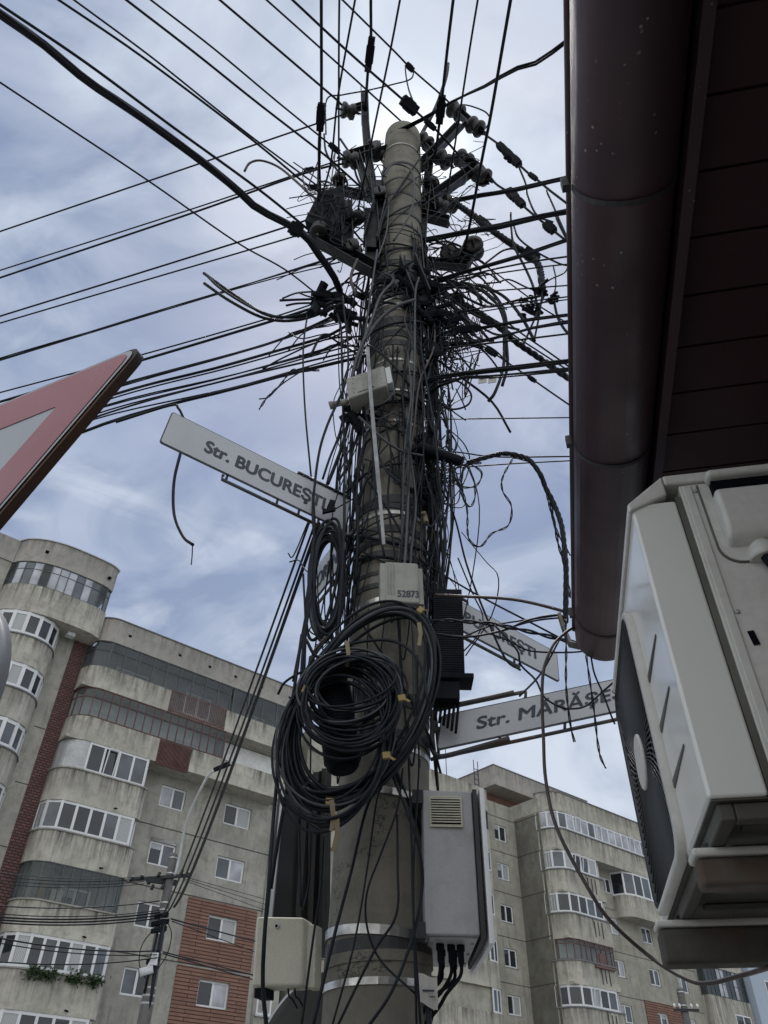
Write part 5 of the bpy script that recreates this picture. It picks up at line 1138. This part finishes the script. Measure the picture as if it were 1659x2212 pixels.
 ([(700, 290), (705, 330), (730, 370), (750, 395), (740, 430)], 5, 2.7, 'cable', 'cable curving from the boxed connector to the wedge-shaped closure'),
 ([(390, 978), (376, 1040), (376, 1110), (395, 1158), (417, 1177)], 7, 2.2, 'cable', 'cut cable end hanging below the left sign, with a frayed tip'),
 ([(416, 1176), (415, 1200), (413, 1220)], 2.5, 2.2, 'cable', 'frayed tip of the cut cable under the left sign'),
 ([(250, 912), (367, 876), (385, 882), (397, 904)], 6, 2.26, 'cable', 'cable hooking down behind the upper left corner of the left sign'),
 # grey strap and pale cables on the pole front
 ([(815, 540), (800, 640), (785, 745), (770, 800)], 5, 2.55, 'cableg', 'greyish cable slanting across the clamps at left of the pole'),
 ([(830, 590), (850, 605), (822, 640), (800, 700), (770, 775), (755, 840)], 7, 2.53, 'cableg', 'pale grey cable arching out of the clamps and down the left of the pole'),
 ([(895, 648), (860, 660), (820, 690), (785, 740)], 8, 2.52, 'cableg', 'spiral-wrapped grey cable crossing the front of the pole'),
 ([(905, 600), (897, 640), (895, 800), (885, 950), (880, 1120), (868, 1300)], 6, 2.54, 'cableg', 'long grey cable running straight down the right front of the pole'),
 ([(880, 760), (888, 850), (878, 930), (872, 1020), (868, 1180)], 5, 2.55, 'cableg', 'second grey cable close beside the long straight one'),
 ([(865, 835), (872, 880), (885, 1000), (860, 1260)], 4, 2.54, 'cable', 'thin dark cable wandering down the middle of the pole'),
 ([(840, 430), (835, 500), (815, 560)], 4, 2.6, 'cableg', 'stiff grey wire standing on the upper pole'),
 ([(828, 380), (850, 355), (885, 365), (895, 400), (890, 450), (870, 490), (850, 520)], 4.5, 2.6, 'cableg', 'pale wire arching over the upper pole face'),
 ([(905, 345), (870, 395), (835, 450), (815, 520)], 4, 2.62, 'cable', 'thin wire crossing the upper pole from right to left'),
 ([(760, 790), (800, 930), (830, 1010), (868, 1045)], 5, 2.54, 'cable', 'dark cable slanting right across the pole under the perforated box'),
 ([(765, 1030), (800, 930), (812, 1100), (830, 1200)], 5, 2.55, 'cable', 'dark cable bent down the left front of the pole'),
 ([(775, 900), (830, 950), (870, 975), (915, 985)], 6, 2.54, 'cableg', 'grey cable wrapped slantwise round the pole under the perforated box'),
 ([(800, 880), (830, 870), (850, 845), (820, 855), (790, 880), (815, 905), (850, 890)], 3, 2.52, 'cableg', 'little nest of pale wires under the perforated box'),
 # lower front
 ([(855, 1640), (797, 1732), (760, 1877), (721, 2026), (674, 2225)], 7, 2.52, 'cable', 'black cable slanting left down the lower pole, the leftmost of those crossing it'),
 ([(825, 1700), (813, 1732), (793, 1877), (764, 2043), (715, 2225)], 4.5, 2.54, 'cable', 'thin cable slanting left down the lower pole beside the leftmost'),
 ([(870, 1660), (859, 1745), (823, 1844), (793, 1927), (793, 2003), (823, 2076), (899, 2148)], 5, 2.52, 'cable', 'cable making an S-bend on the lower pole'),
 ([(820, 1600), (836, 1646), (863, 1712), (899, 1811), (912, 1877), (909, 1943), (889, 2033), (846, 2142), (790, 2225)], 7, 2.48, 'cable', 'thick cable bulging right along the cabinet and back across the lower pole'),
 ([(858, 1760), (859, 1877), (856, 1976), (806, 2059), (725, 2225)], 6, 2.53, 'cable', 'cable falling straight then slanting left below the steel band'),
 ([(882, 1560), (883, 1646), (889, 1811), (893, 1976), (909, 2225)], 6, 2.5, 'cable', 'straight cable down the right edge of the lower pole'),
 ([(898, 1500), (905, 1620), (902, 1720), (893, 1900), (900, 2225)], 5, 2.56, 'cable', 'second straight cable hidden close to the cabinet'),
 ([(925, 2150), (926, 2190), (927, 2235)], 14, 2.56, 'cable', 'short thick conduit dropping from the paper tag'),
 ([(652, 1371), (632, 1510), (606, 1640), (594, 1730), (581, 1902), (571, 2030), (568, 2132), (577, 2230)], 9, 2.4, 'cable', 'thickest hanging cable, passing in front of the square cream box'),
 ([(672, 1287), (655, 1400), (645, 1560), (630, 1650), (612, 1750), (595, 1850), (585, 1920)], 8, 2.44, 'cable', 'thick hanging cable joining the thickest one above the square cream box'),
 ([(655, 1240), (660, 1360), (655, 1500), (646, 1646), (646, 1799), (650, 1960)], 6, 2.48, 'cable', 'hanging cable falling behind the square cream box, over the dark board'),
 ([(700, 1800), (692, 1920), (676, 2030), (650, 2225)], 5.5, 2.6, 'cable', 'thin cable over the dark board, nearest the pole'),
 ([(672, 1780), (668, 1900), (655, 1965)], 5, 2.6, 'cable', 'short cable over the middle of the dark board'),
 ([(905, 1640), (903, 1700), (902, 1760)], 9, 2.7, 'cable', 'dark cable stub behind the cabinet clamp'),
]
for t in T:
    pts, w_, Y_, m_, lb = t[:5]; st = t[5] if len(t) > 5 else 1; cn = t[6] if len(t) > 6 else ()
    local(pts, w_, Y_, m_, lb, st, G, conn=cn)
# flat grey strap
mb = MB(); sp_ = [PY(794, 750, 2.44), PY(800, 842, 2.45), PY(812, 980, 2.46), PY(822, 1090, 2.47), PY(829, 1176, 2.48)]; sp_ = spline(sp_, 8)
for a, b in zip(sp_[:-1], sp_[1:]): mb.beam(a, b, .004, .018 if a.z > 3.9 else .014, up=(1, 0, 0))
tag(mb.build('flat_strap', M['strap']), 'frayed pale grey flat strap hanging down the front of the pole from the perforated box', 'strap')
# wire knots of small connectors on the right
for (x, y, lb) in ((1172, 632, 'upper dark knot of small connectors right of the arching cables'), (1134, 660, 'middle dark knot of small connectors where several wires meet'), (1196, 646, 'small dark knob where wires cross near the gutter'), (1162, 672, 'lowest dark knob of wire joints near the gutter'), (1100, 345, 'small spiky connector left of the three line connectors')):
    mb = MB(); c = PY(x, y, 2.77)
    for i in range(12 if y < 665 else 6):
        p = c+Vector((wr.gauss(0, .03), wr.gauss(0, .03), wr.gauss(0, .03)))*(1 if y in (632, 660) else .45); a = Vector((wr.uniform(-1, 1), wr.uniform(-1, 1), wr.uniform(-1, 1))).normalized(); b = a.orthogonal(); mb.obox(p, a, b, a.cross(b), .06*(1 if y in (632, 660) else .6), .022, .018)
    tag(mb.build('wire_joint', M['blackp'], bevel=.003), lb, 'wire joint')
# thick horizontal wrapped clamp
o = local([(905, 965), (930, 975), (960, 985), (1000, 998)], 26, 2.62, 'blackp', 'thick lumpy taped clamp sticking out right from the pole, wrapped in thin wires', name='taped_clamp'); o['category'] = 'clamp'
# coils
def coil(name, label, cx, cy, rings, rx, ry, rot, Y, w, mat, jit, seed, ydep=.08, tape=(), droop=False):
    r_ = random.Random(seed); root = empty(name, PY(cx, cy, Y), 0, label, 'cable coil'); o0 = root.location
    for k in range(rings):
        ax_, ay_ = rx*(1+r_.gauss(0, jit)), ry*(1+r_.gauss(0, jit)); ox, oy = r_.gauss(0, rx*jit), r_.gauss(0, ry*jit); rt = radians(rot)+r_.gauss(0, .05); yo = r_.uniform(-ydep, ydep)*.5; ph = r_.uniform(0, 6)
        pts = []
        if droop: bt = r_.choice([1530, 1560, 1585, 1605, 1620, 1632])+r_.gauss(0, 6); tp = 1420+r_.gauss(0, 9); oy = (bt+tp)/2-cy; ay_ = (bt-tp)/2; ax_ = rx*r_.uniform(.82, 1.12); ox = r_.gauss(0, 10); rt = radians(rot)+r_.gauss(0, .12)
        for i in range(33):
            a = 2*pi*i/32; rr_ = 1+.02*sin(2*a+ph)+.012*sin(3*a+ph*2); X, Yy = ax_*rr_*cos(a), ay_*rr_*sin(a)
            pts.append(PY(cx+ox+X*cos(rt)-Yy*sin(rt), cy+oy+X*sin(rt)+Yy*cos(rt), Y+yo+.02*sin(a+ph))-o0)
        wd = w*r_.choice([.85, 1, 1, 1.15]); mb = MB(); mb.tube(spline(pts, 3), wd/2*zc(o0)/F, 6, False); mb.build('loop', M[mat if r_.random() < .8 else 'cableg'], root)
    for (tx, ty, a_) in tape:
        mb = MB(); c = PY(tx, ty, Y-.07)-o0; a = Vector((cos(a_), 0, sin(a_))); mb.obox(c, a, (0, 1, 0), a.cross(Vector((0, 1, 0))), .024, .012, .02); mb.obox(c+a*.012+Vector((.006, -.004, -.012)), a+Vector((.1, 0, -.8)), (0, 1, 0), (1, 0, .4), .018, .003, .009); mb.build('tape', M['yellow'], root)
    return root
coil('cable_coil', 'largest black cable coil, a wide tilted ring tied with yellow tape around the pole', 783, 1520, 17, 126, 220, 28, 2.46, 7.5, 'cable', .035, 4, tape=((908, 1318, .9), (712, 1732, 0)))
coil('cable_coil', 'black cable coil of round inner loops draped over the ribbed dome closure', 757, 1508, 24, 102, 94, -15, 2.37, 5.5, 'cable', .05, 9, tape=((868, 1508, .2), (835, 1632, .1)), droop=True)
coil('cable_coil', 'loose lower-left cable coil bulging beyond the pole toward the buildings', 722, 1602, 14, 112, 148, 12, 2.41, 6.5, 'cable', .07, 15, tape=((660, 1490, 1.2),))
coil('cable_coil', 'narrow upright cable coil hanging under the left street sign', 705, 1256, 16, 32, 112, 3, 2.58, 7, 'cable', .10, 23, ydep=.10)
o = local([(660, 1380), (690, 1420), (760, 1390), (850, 1385), (905, 1430), (925, 1520)], 7, 2.4, 'cable', 'single wide loop of cable arching over the inner coil', group=G)
local([(600, 1500), (620, 1470), (680, 1440), (760, 1425)], 6, 2.42, 'cable', 'single cable bowing out farthest left of the coils', group=G)
local([(700, 1800), (660, 1770), (650, 1730), (665, 1690)], 5, 2.44, 'cable', 'slack cable bight hanging lowest under the largest coil', group=G)
local([(650, 1735), (690, 1785), (750, 1765), (830, 1690), (880, 1600)], 6.5, 2.44, 'cable', 'lowest slack bight sweeping up right from under the coils', group=G)
for x, y0, y1, lb in ((716, 1728, 1795, 'upper ochre strap end dangling under the largest coil'), (728, 1760, 1838, 'lower ochre strap end hanging over the pole edge under the coils'), (905, 1345, 1395, 'short ochre strap tail hanging at the upper right of the largest coil'), (749, 1385, 1440, 'pale strap end above the inner coil')):
    mb = MB(); a, b = PY(x, y0, 2.36), PY(x-8 if y0 > 1740 else x, y1, 2.36); mb.beam(a, (a+b)/2+Vector((.006, 0, 0)), .003, .015, up=(1, 0, 0)); mb.beam((a+b)/2+Vector((.006, 0, 0)), b, .003, .013, up=(1, 0, 0))
    tag(mb.build('strap_end', M['ochre']), lb, 'strap')
# two cable stubs with sleeves left of coil
for x0, y0, x1, y1, lb in ((674, 1420, 668, 1472, 'sleeved cable stub left of the coils, the left one of two'), (690, 1432, 682, 1478, 'sleeved cable stub left of the coils, the right one of two')):
    local([(x0+30, y0-45), (x0+6, y0-15), (x0, y0)], 6, 2.5, 'cablebr', 'worn brown cable entering the ' + ('left' if x0 < 680 else 'right') + ' sleeved stub beside the coils', group=G)
    o = local([(x0, y0), (x1, y1)], 15, 2.5, 'steel', lb, name='cable_sleeve'); o['category'] = 'cable sleeve'; 
# bundles running down left to the far lamp pole
far_ = PH(362, 1978, 20.9)
for k, (x, y, w_) in enumerate(((668, 1128, 5), (680, 1132, 5), (689, 1130, 8))):
    a = PY(x, y, 2.72); b = far_+Vector((.12*k-.12, 0, .1*k)); n = 14; pts = []
    for i in range(n+1):
        t = i/n; p = a.lerp(b, t); p.z -= .35*4*t*(1-t)*(.6+.15*k); pts.append(p)
    mb = MB(); mb.tube(pts, [w_/2*zc(a)/F*(1+2.8*i/n) for i in range(n+1)], 6)
    tag(mb.build('cable', M['cable']), ('left', 'middle', 'right')[k] + ' of three heavy cables from under the left sign to the far pole', 'cable', 'cables to the far lamp pole')
mb = MB(); q_ = [PY(1208, 1328, 2.35), PY(1218, 1360, 2.3), PY(1232, 1392, 2.25), PY(1262, 1398, 2.15)]
for a, b in zip(q_[:-1], q_[1:]): mb.beam(a, b, .012, .022)
tag(mb.build('cable_hook', M['rust'], bevel=.002), 'rusty cable hook at the lower corner of the gutter, gathering several cables', 'cable hook')
# --- random tangle clinging to the pole
lab = 'thin black cable in the dense tangle clinging to the pole'; grp = 'tangled cables clinging to the pole'
STUFF = MB()
def loose(P, w=.0035):
    STUFF.tube(spline(P, 4), w, 4)
def tangle(P, w=.0035, mat='cable'):
    o = cable(P, w, mat, 1, 5, sides=5); tag(o, lab, 'cable', grp)
tr_ = random.Random(77)
for k in range(80):       # runs down the pole
    zt = tr_.uniform(4.3, 6.6); zb = max(tr_.choice([2.0, 2.9, 3.2, 3.5, 3.8]), zt-tr_.uniform(.8, 3.0)); side = tr_.choice([-1, -1, 1, 1, 1, 0]); ph0 = side*1.35+tr_.gauss(0, .38); n = 6; P = []; dd = abs(tr_.gauss(0, .05)); ph1 = ph0+tr_.gauss(0, .5)
    if side > 0: zb = max(zb, 3.35); dd *= .6
    for i in range(n): t = i/(n-1); P.append(around(zt+(zb-zt)*t, ph0+(ph1-ph0)*t+tr_.gauss(0, .07), .012+dd*(1+sin(pi*t))+tr_.uniform(0, .012)))
    tangle(P, tr_.choice([.003, .0035, .004, .005, .006]), tr_.choice(['cable']*6+['cableg', 'cablebr']))
for k in range(26):       # loops standing off the right side
    z = tr_.uniform(3.9, 6.0); c = around(z, tr_.uniform(1.1, 1.9), tr_.uniform(.03, .12)); r1, r2 = tr_.uniform(.04, .13), tr_.uniform(.06, .2); rt = tr_.uniform(0, 6); P = []
    for i in range(tr_.randint(7, 12)):
        a = i*.7+rt; P.append(c+Vector((r1*cos(a), .05*sin(a*1.3), r2*sin(a))))
    loose(P, tr_.choice([.0025, .003, .004]))
for k in range(45):       # splayed ends among the clamps, both sides
    s_ = tr_.choice([-1, 1, 1]); z = tr_.uniform(5.2, 6.6); a = around(z, s_*1.4, .05); d = Vector((s_*tr_.uniform(.15, .55), tr_.uniform(-.2, .2), tr_.uniform(-.45, .25)))
    P = [a, a+d*.4+Vector((0, 0, tr_.uniform(-.02, .1))), a+d*.8+Vector((0, 0, tr_.uniform(-.1, .05))), a+d+Vector((0, 0, tr_.uniform(-.2, 0)))]
    loose(P, tr_.choice([.004, .005, .007, .009]))
for k in range(46):       # jumpers between the arms
    x, y = tr_.uniform(700, 1040), tr_.uniform(300, 580)
    if 830 < x < 900: x += 90
    P = [PY(x+tr_.uniform(-45, 45)*i, y+tr_.uniform(0, 35)*i-(i == 1)*tr_.uniform(0, 40), 2.75+tr_.uniform(-.08, .1)) for i in range(4)]
    loose(P, tr_.choice([.003, .0035, .0045]))
for k in range(60):       # bird-nest right of the pole
    x, y = tr_.gauss(960, 28), tr_.gauss(735, 50); P = [PY(x+tr_.gauss(0, 26), y+tr_.gauss(0, 34), 2.72+tr_.uniform(-.05, .06)) for i in range(5)]
    loose(P, tr_.choice([.0025, .003, .0045]))
for k in range(30):       # fan of wires at the lower knot
    c = PY(925+tr_.uniform(-10, 25), 1030+tr_.gauss(0, 25), 2.68); e = PY(tr_.uniform(930, 1010), tr_.uniform(985, 1040), 2.64); s2 = around(c.z-tr_.uniform(.1, .5), 1.4, .02)
    loose([e, (e+c)/2+Vector((0, 0, tr_.uniform(-.04, .05))), c, s2], .0028)
for k in range(90):       # fine strands down both flanks
    zt = tr_.uniform(3.2, 6.6); zb = zt-tr_.uniform(.4, 1.8); s_ = tr_.choice([-1, 1, 1]); ph0 = s_*1.45+tr_.gauss(0, .3); dd = abs(tr_.gauss(0, .05))
    zb = max(zb, 3.3)
    loose([around(zt+(zb-zt)*i/4, ph0+tr_.gauss(0, .12), .01+dd*(1+sin(pi*i/4))+tr_.uniform(0, .02)) for i in range(5)], tr_.choice([.002, .0028, .0035]))
for k in range(46):       # slanting wraps across the face of the pole
    z = tr_.uniform(2.9, 6.7); p0_ = -1.6+tr_.uniform(0, .8); p1_ = 1.6-tr_.uniform(0, .8); dz = tr_.uniform(-.9, .9)*tr_.choice([.3, 1]); bow = tr_.uniform(-.12, .03); dd = tr_.uniform(.01, .05)
    loose([around(z+dz*i/7+bow*sin(pi*i/7), p0_+(p1_-p0_)*i/7, dd+.01*sin(i)) for i in range(8)], tr_.choice([.003, .004, .006, .008]))
for k in range(60):       # short drooping loops hugging the face
    z = tr_.uniform(3.0, 6.6); p0_ = tr_.uniform(-1.5, 1.3); w_ = tr_.uniform(.1, .6); dr = tr_.uniform(.08, .5)
    loose([around(z-dr*sin(pi*i/6)+.03*sin(i*2), p0_+w_*i/6, .012+.03*sin(pi*i/6)) for i in range(7)], tr_.choice([.003, .004, .005]))
for k in range(26):       # wires heaped over the wedge-shaped closure and the left arms
    x, y = tr_.gauss(712, 26), tr_.gauss(455, 34); loose([PY(x+tr_.gauss(0, 24), y+tr_.gauss(0, 26), 2.53+tr_.uniform(-.03, .05)) for i in range(5)], tr_.choice([.0025, .003, .0045]))
tag(STUFF.build('cable_tangle', M['cable']), 'mass of fine loose wires, loops and cut ends filling the gaps around the pole', 'wires', None, 'stuff')
# tags on the level bundle
for dx, lb in ((0, 'left of two pale labels hanging from the level bundle right of the pole'), (21, 'right of two pale labels hanging from the level bundle right of the pole')):
    mb = MB(); q = [PY(1034+dx, 812, 2.74), PY(1052+dx, 809, 2.74), PY(1051+dx, 826, 2.74), PY(1033+dx, 829, 2.74)]; mb.poly(q); o = mb.build('cable_tag', M['paper']); tag(o, lb, 'tag'); s_ = o.modifiers.new('s', 'SOLIDIFY'); s_.thickness = .003
    mb = MB(); cc = sum(q, Vector())/4; mb.obox(cc+Vector((0, -.006, .004)), q[1]-q[0], (0, 1, 0), (0, 0, 1), .035, .002, .006); mb.build('print_line', M['ink'], o)
# ------------------------------------------------------------------ far lamp poles
b0 = Vector((-5.1, 20.37, 0)); SP = empty('utility_pole', b0, 0, 'slim distant concrete pole with camera in front of the left block', 'utility pole')
mb = MB(); mb.lathe((0, 0, 0), (-.05/7.85, 0, 1), [(0, .19), (3, .165), (7.8, .095), (7.86, .09)], 20); mb.build('shaft', M['pole2'], SP)
for z in (7.72, 7.35, 6.68, 6.52, 6.33, 6.0, 5.62, 4.9, 4.75, 4.6):
    mb = MB(); r_ = .19-.0122*z; mb.lathe((-.05*z/7.85, 0, z), (0, 0, 1), [(0, r_+.008), (.045, r_+.008)], 20); mb.build('steel_band', M['band' if z > 5.9 else 'sill'], SP)
mb = MB(); mb.beam((-.95, -.15, 7.18), (.42, -.1, 7.32), .07, .07); mb.beam((-.5, -.35, 7.14), (.1, .2, 7.22), .09, .12); ca = mb.build('crossarm', M['steel'], SP)
for x, z in ((-.95, 7.18), (-.72, 7.22), (-.5, 7.12), (-.3, 7.3), (-.4, 7.0), (-.15, 7.02), (.25, 7.36), (.42, 7.3)):
    mb = MB(); mb.lathe((x, -.18, z-.05), (.3, 0, 1), [(0, .03), (.03, .045), (.07, .03), (.1, .045), (.13, .02)], 10); mb.build('insulator', M['porc'], ca)
mb = MB(); mb.cyl((.02, .0, 3), (.05, -.14, 6.3), .06, 8, .05); mb.cyl((-.1, -.15, 4.8), (-.06, -.1, 6.2), .03, 6); mb.tube(spline([(.1, -.1, 6.3), (.28, -.15, 6.0), (.25, -.1, 5.6), (.1, -.1, 5.3)], 5), .012, 5); mb.tube(spline([(-.1, -.1, 6.2), (-.35, -.15, 5.8), (-.36, -.1, 5.4), (-.15, -.1, 5.1)], 5), .012, 5); mb.build('cable_bundle', M['cable'], SP)
mb = MB()
for z, L_ in ((6.25, .25), (6.4, .2), (6.1, .22), (5.45, .18)): mb.obox((-.05, -.1, z), (1, 0, .2), (0, 1, 0), (0, 0, 1), L_*1.6, .12, .09)
mb.build('clamp_cluster', M['blackp'], SP)
mb = MB(); mb.tube(spline([(.1, -.12, 7.3), (.13, -.12, 7.75), (.2, -.3, 8.6), (.55, -.6, 9.5), (.75, -.7, 9.75)], 6), .035, 8); arm_ = mb.build('lamp_arm', M['sill'], SP)
mb = MB(); mb.hexa([(.7, -.62, 9.72), (1.15, -.8, 9.85), (1.2, -.65, 9.9), (.75, -.5, 9.78), (.72, -.65, 9.84), (1.1, -.82, 9.95), (1.15, -.68, 9.98), (.78, -.52, 9.88)]); mb.build('lamp_head', M['blackp'], arm_, bevel=.02)
p = PY(318, 2096, 20.2)-b0
mb = MB(); mb.cyl(p+Vector((-.15, -.05, -.06)), p+Vector((.13, 0, .03)), .085, 14); mb.cyl(p+Vector((.0, 0, 0)), p+Vector((.1, 0, .25)), .05, 10); mb.box(p.x+.05, p.x+.2, p.y-.06, p.y+.06, p.z+.1, p.z+.35); cm = mb.build('security_camera', M['pvc'], SP)
mb = MB(); mb.cyl(p+Vector((-.17, -.055, -.065)), p+Vector((-.151, -.05, -.06)), .07, 12); mb.build('lens', M['dark'], cm)
def farw(a, b, r, lb, sag=.3, g_='wires strung from the distant pole'):
    pts = [a.lerp(b, i/8)-Vector((0, 0, sag*4*(i/8)*(1-i/8))) for i in range(9)]; tag(cable(pts, r, 'cable', 1, 2), lb, 'wire', g_)
k = 0
for (y0, y1, w_) in ((1878, 1893, 1.5), (1886, 1898, 1.5), (1894, 1904, 1.5), (1902, 1909, 1.5), (1951, 1946, 2.5), (1968, 1966, 2), (1975, 1971, 3.5), (1981, 1977, 3.5), (1987, 1983, 3), (2019, 2054, 3), (2030, 2062, 2), (2071, 2068, 2.5)):
    farw(PY(345 if y1 > 1910 else 312, y1, 20.2), PY(-60, y0-(y1-y0)*.15, 17.0), w_/2*18/F, ORD[k]+' wire from the top among those leaving the distant pole to the left', .12); k += 1
k = 0
for (x0, y0, x1, y1, w_, D_) in ((370, 1985, 560, 2036, 3, 26), (372, 1990, 560, 2060, 2, 26), (352, 2056, 560, 2110, 2.5, 26), (352, 2060, 560, 2120, 2.5, 26), (395, 1893, 600, 1950, 1.2, 26), (395, 1897, 600, 1962, 1.2, 26), (395, 1901, 600, 1976, 1.2, 26)):
    a = PY(x0, y0, 20.2); b = PY(x1, y1, D_); b2 = a+(b-a)*3; farw(a, b2, w_/2*20/F, ORD[k]+' listed wire leaving the distant pole to the right', .0); k += 1
b1 = Vector((14.6, 42.58, 0)); SQ = empty('utility_pole', b1, 0, 'small distant concrete pole in front of the right block at the lower right', 'utility pole')
mb = MB(); mb.lathe((0, 0, 0), (0, 0, 1), [(0, .27), (4, .22), (8.85, .17), (8.95, .16)], 18); mb.build('shaft', M['pole2'], SQ)
for z in (8.75, 8.2):
    mb = MB(); mb.lathe((0, 0, z), (0, 0, 1), [(0, .19), (.06, .19)], 18); mb.build('steel_band', M['band'], SQ)
mb = MB(); mb.box(-.55, .62, -.28, -.2, 7.98, 8.08); ca = mb.build('crossarm', M['steel'], SQ)
for x in (-.5, -.25, .3, .58): mb = MB(); mb.lathe((x, -.24, 8.08), (0, 0, 1), [(0, .03), (.06, .03), (.08, .06), (.16, .06), (.2, .03)], 10); mb.build('insulator', M['pvc'], ca)
mb = MB(); mb.tube(spline([(-.02, -.1, 8.6), (.05, -.1, 9.3), (.3, -.3, 10.0)], 5), .03, 6); mb.build('lamp_arm', M['sill'], SQ)
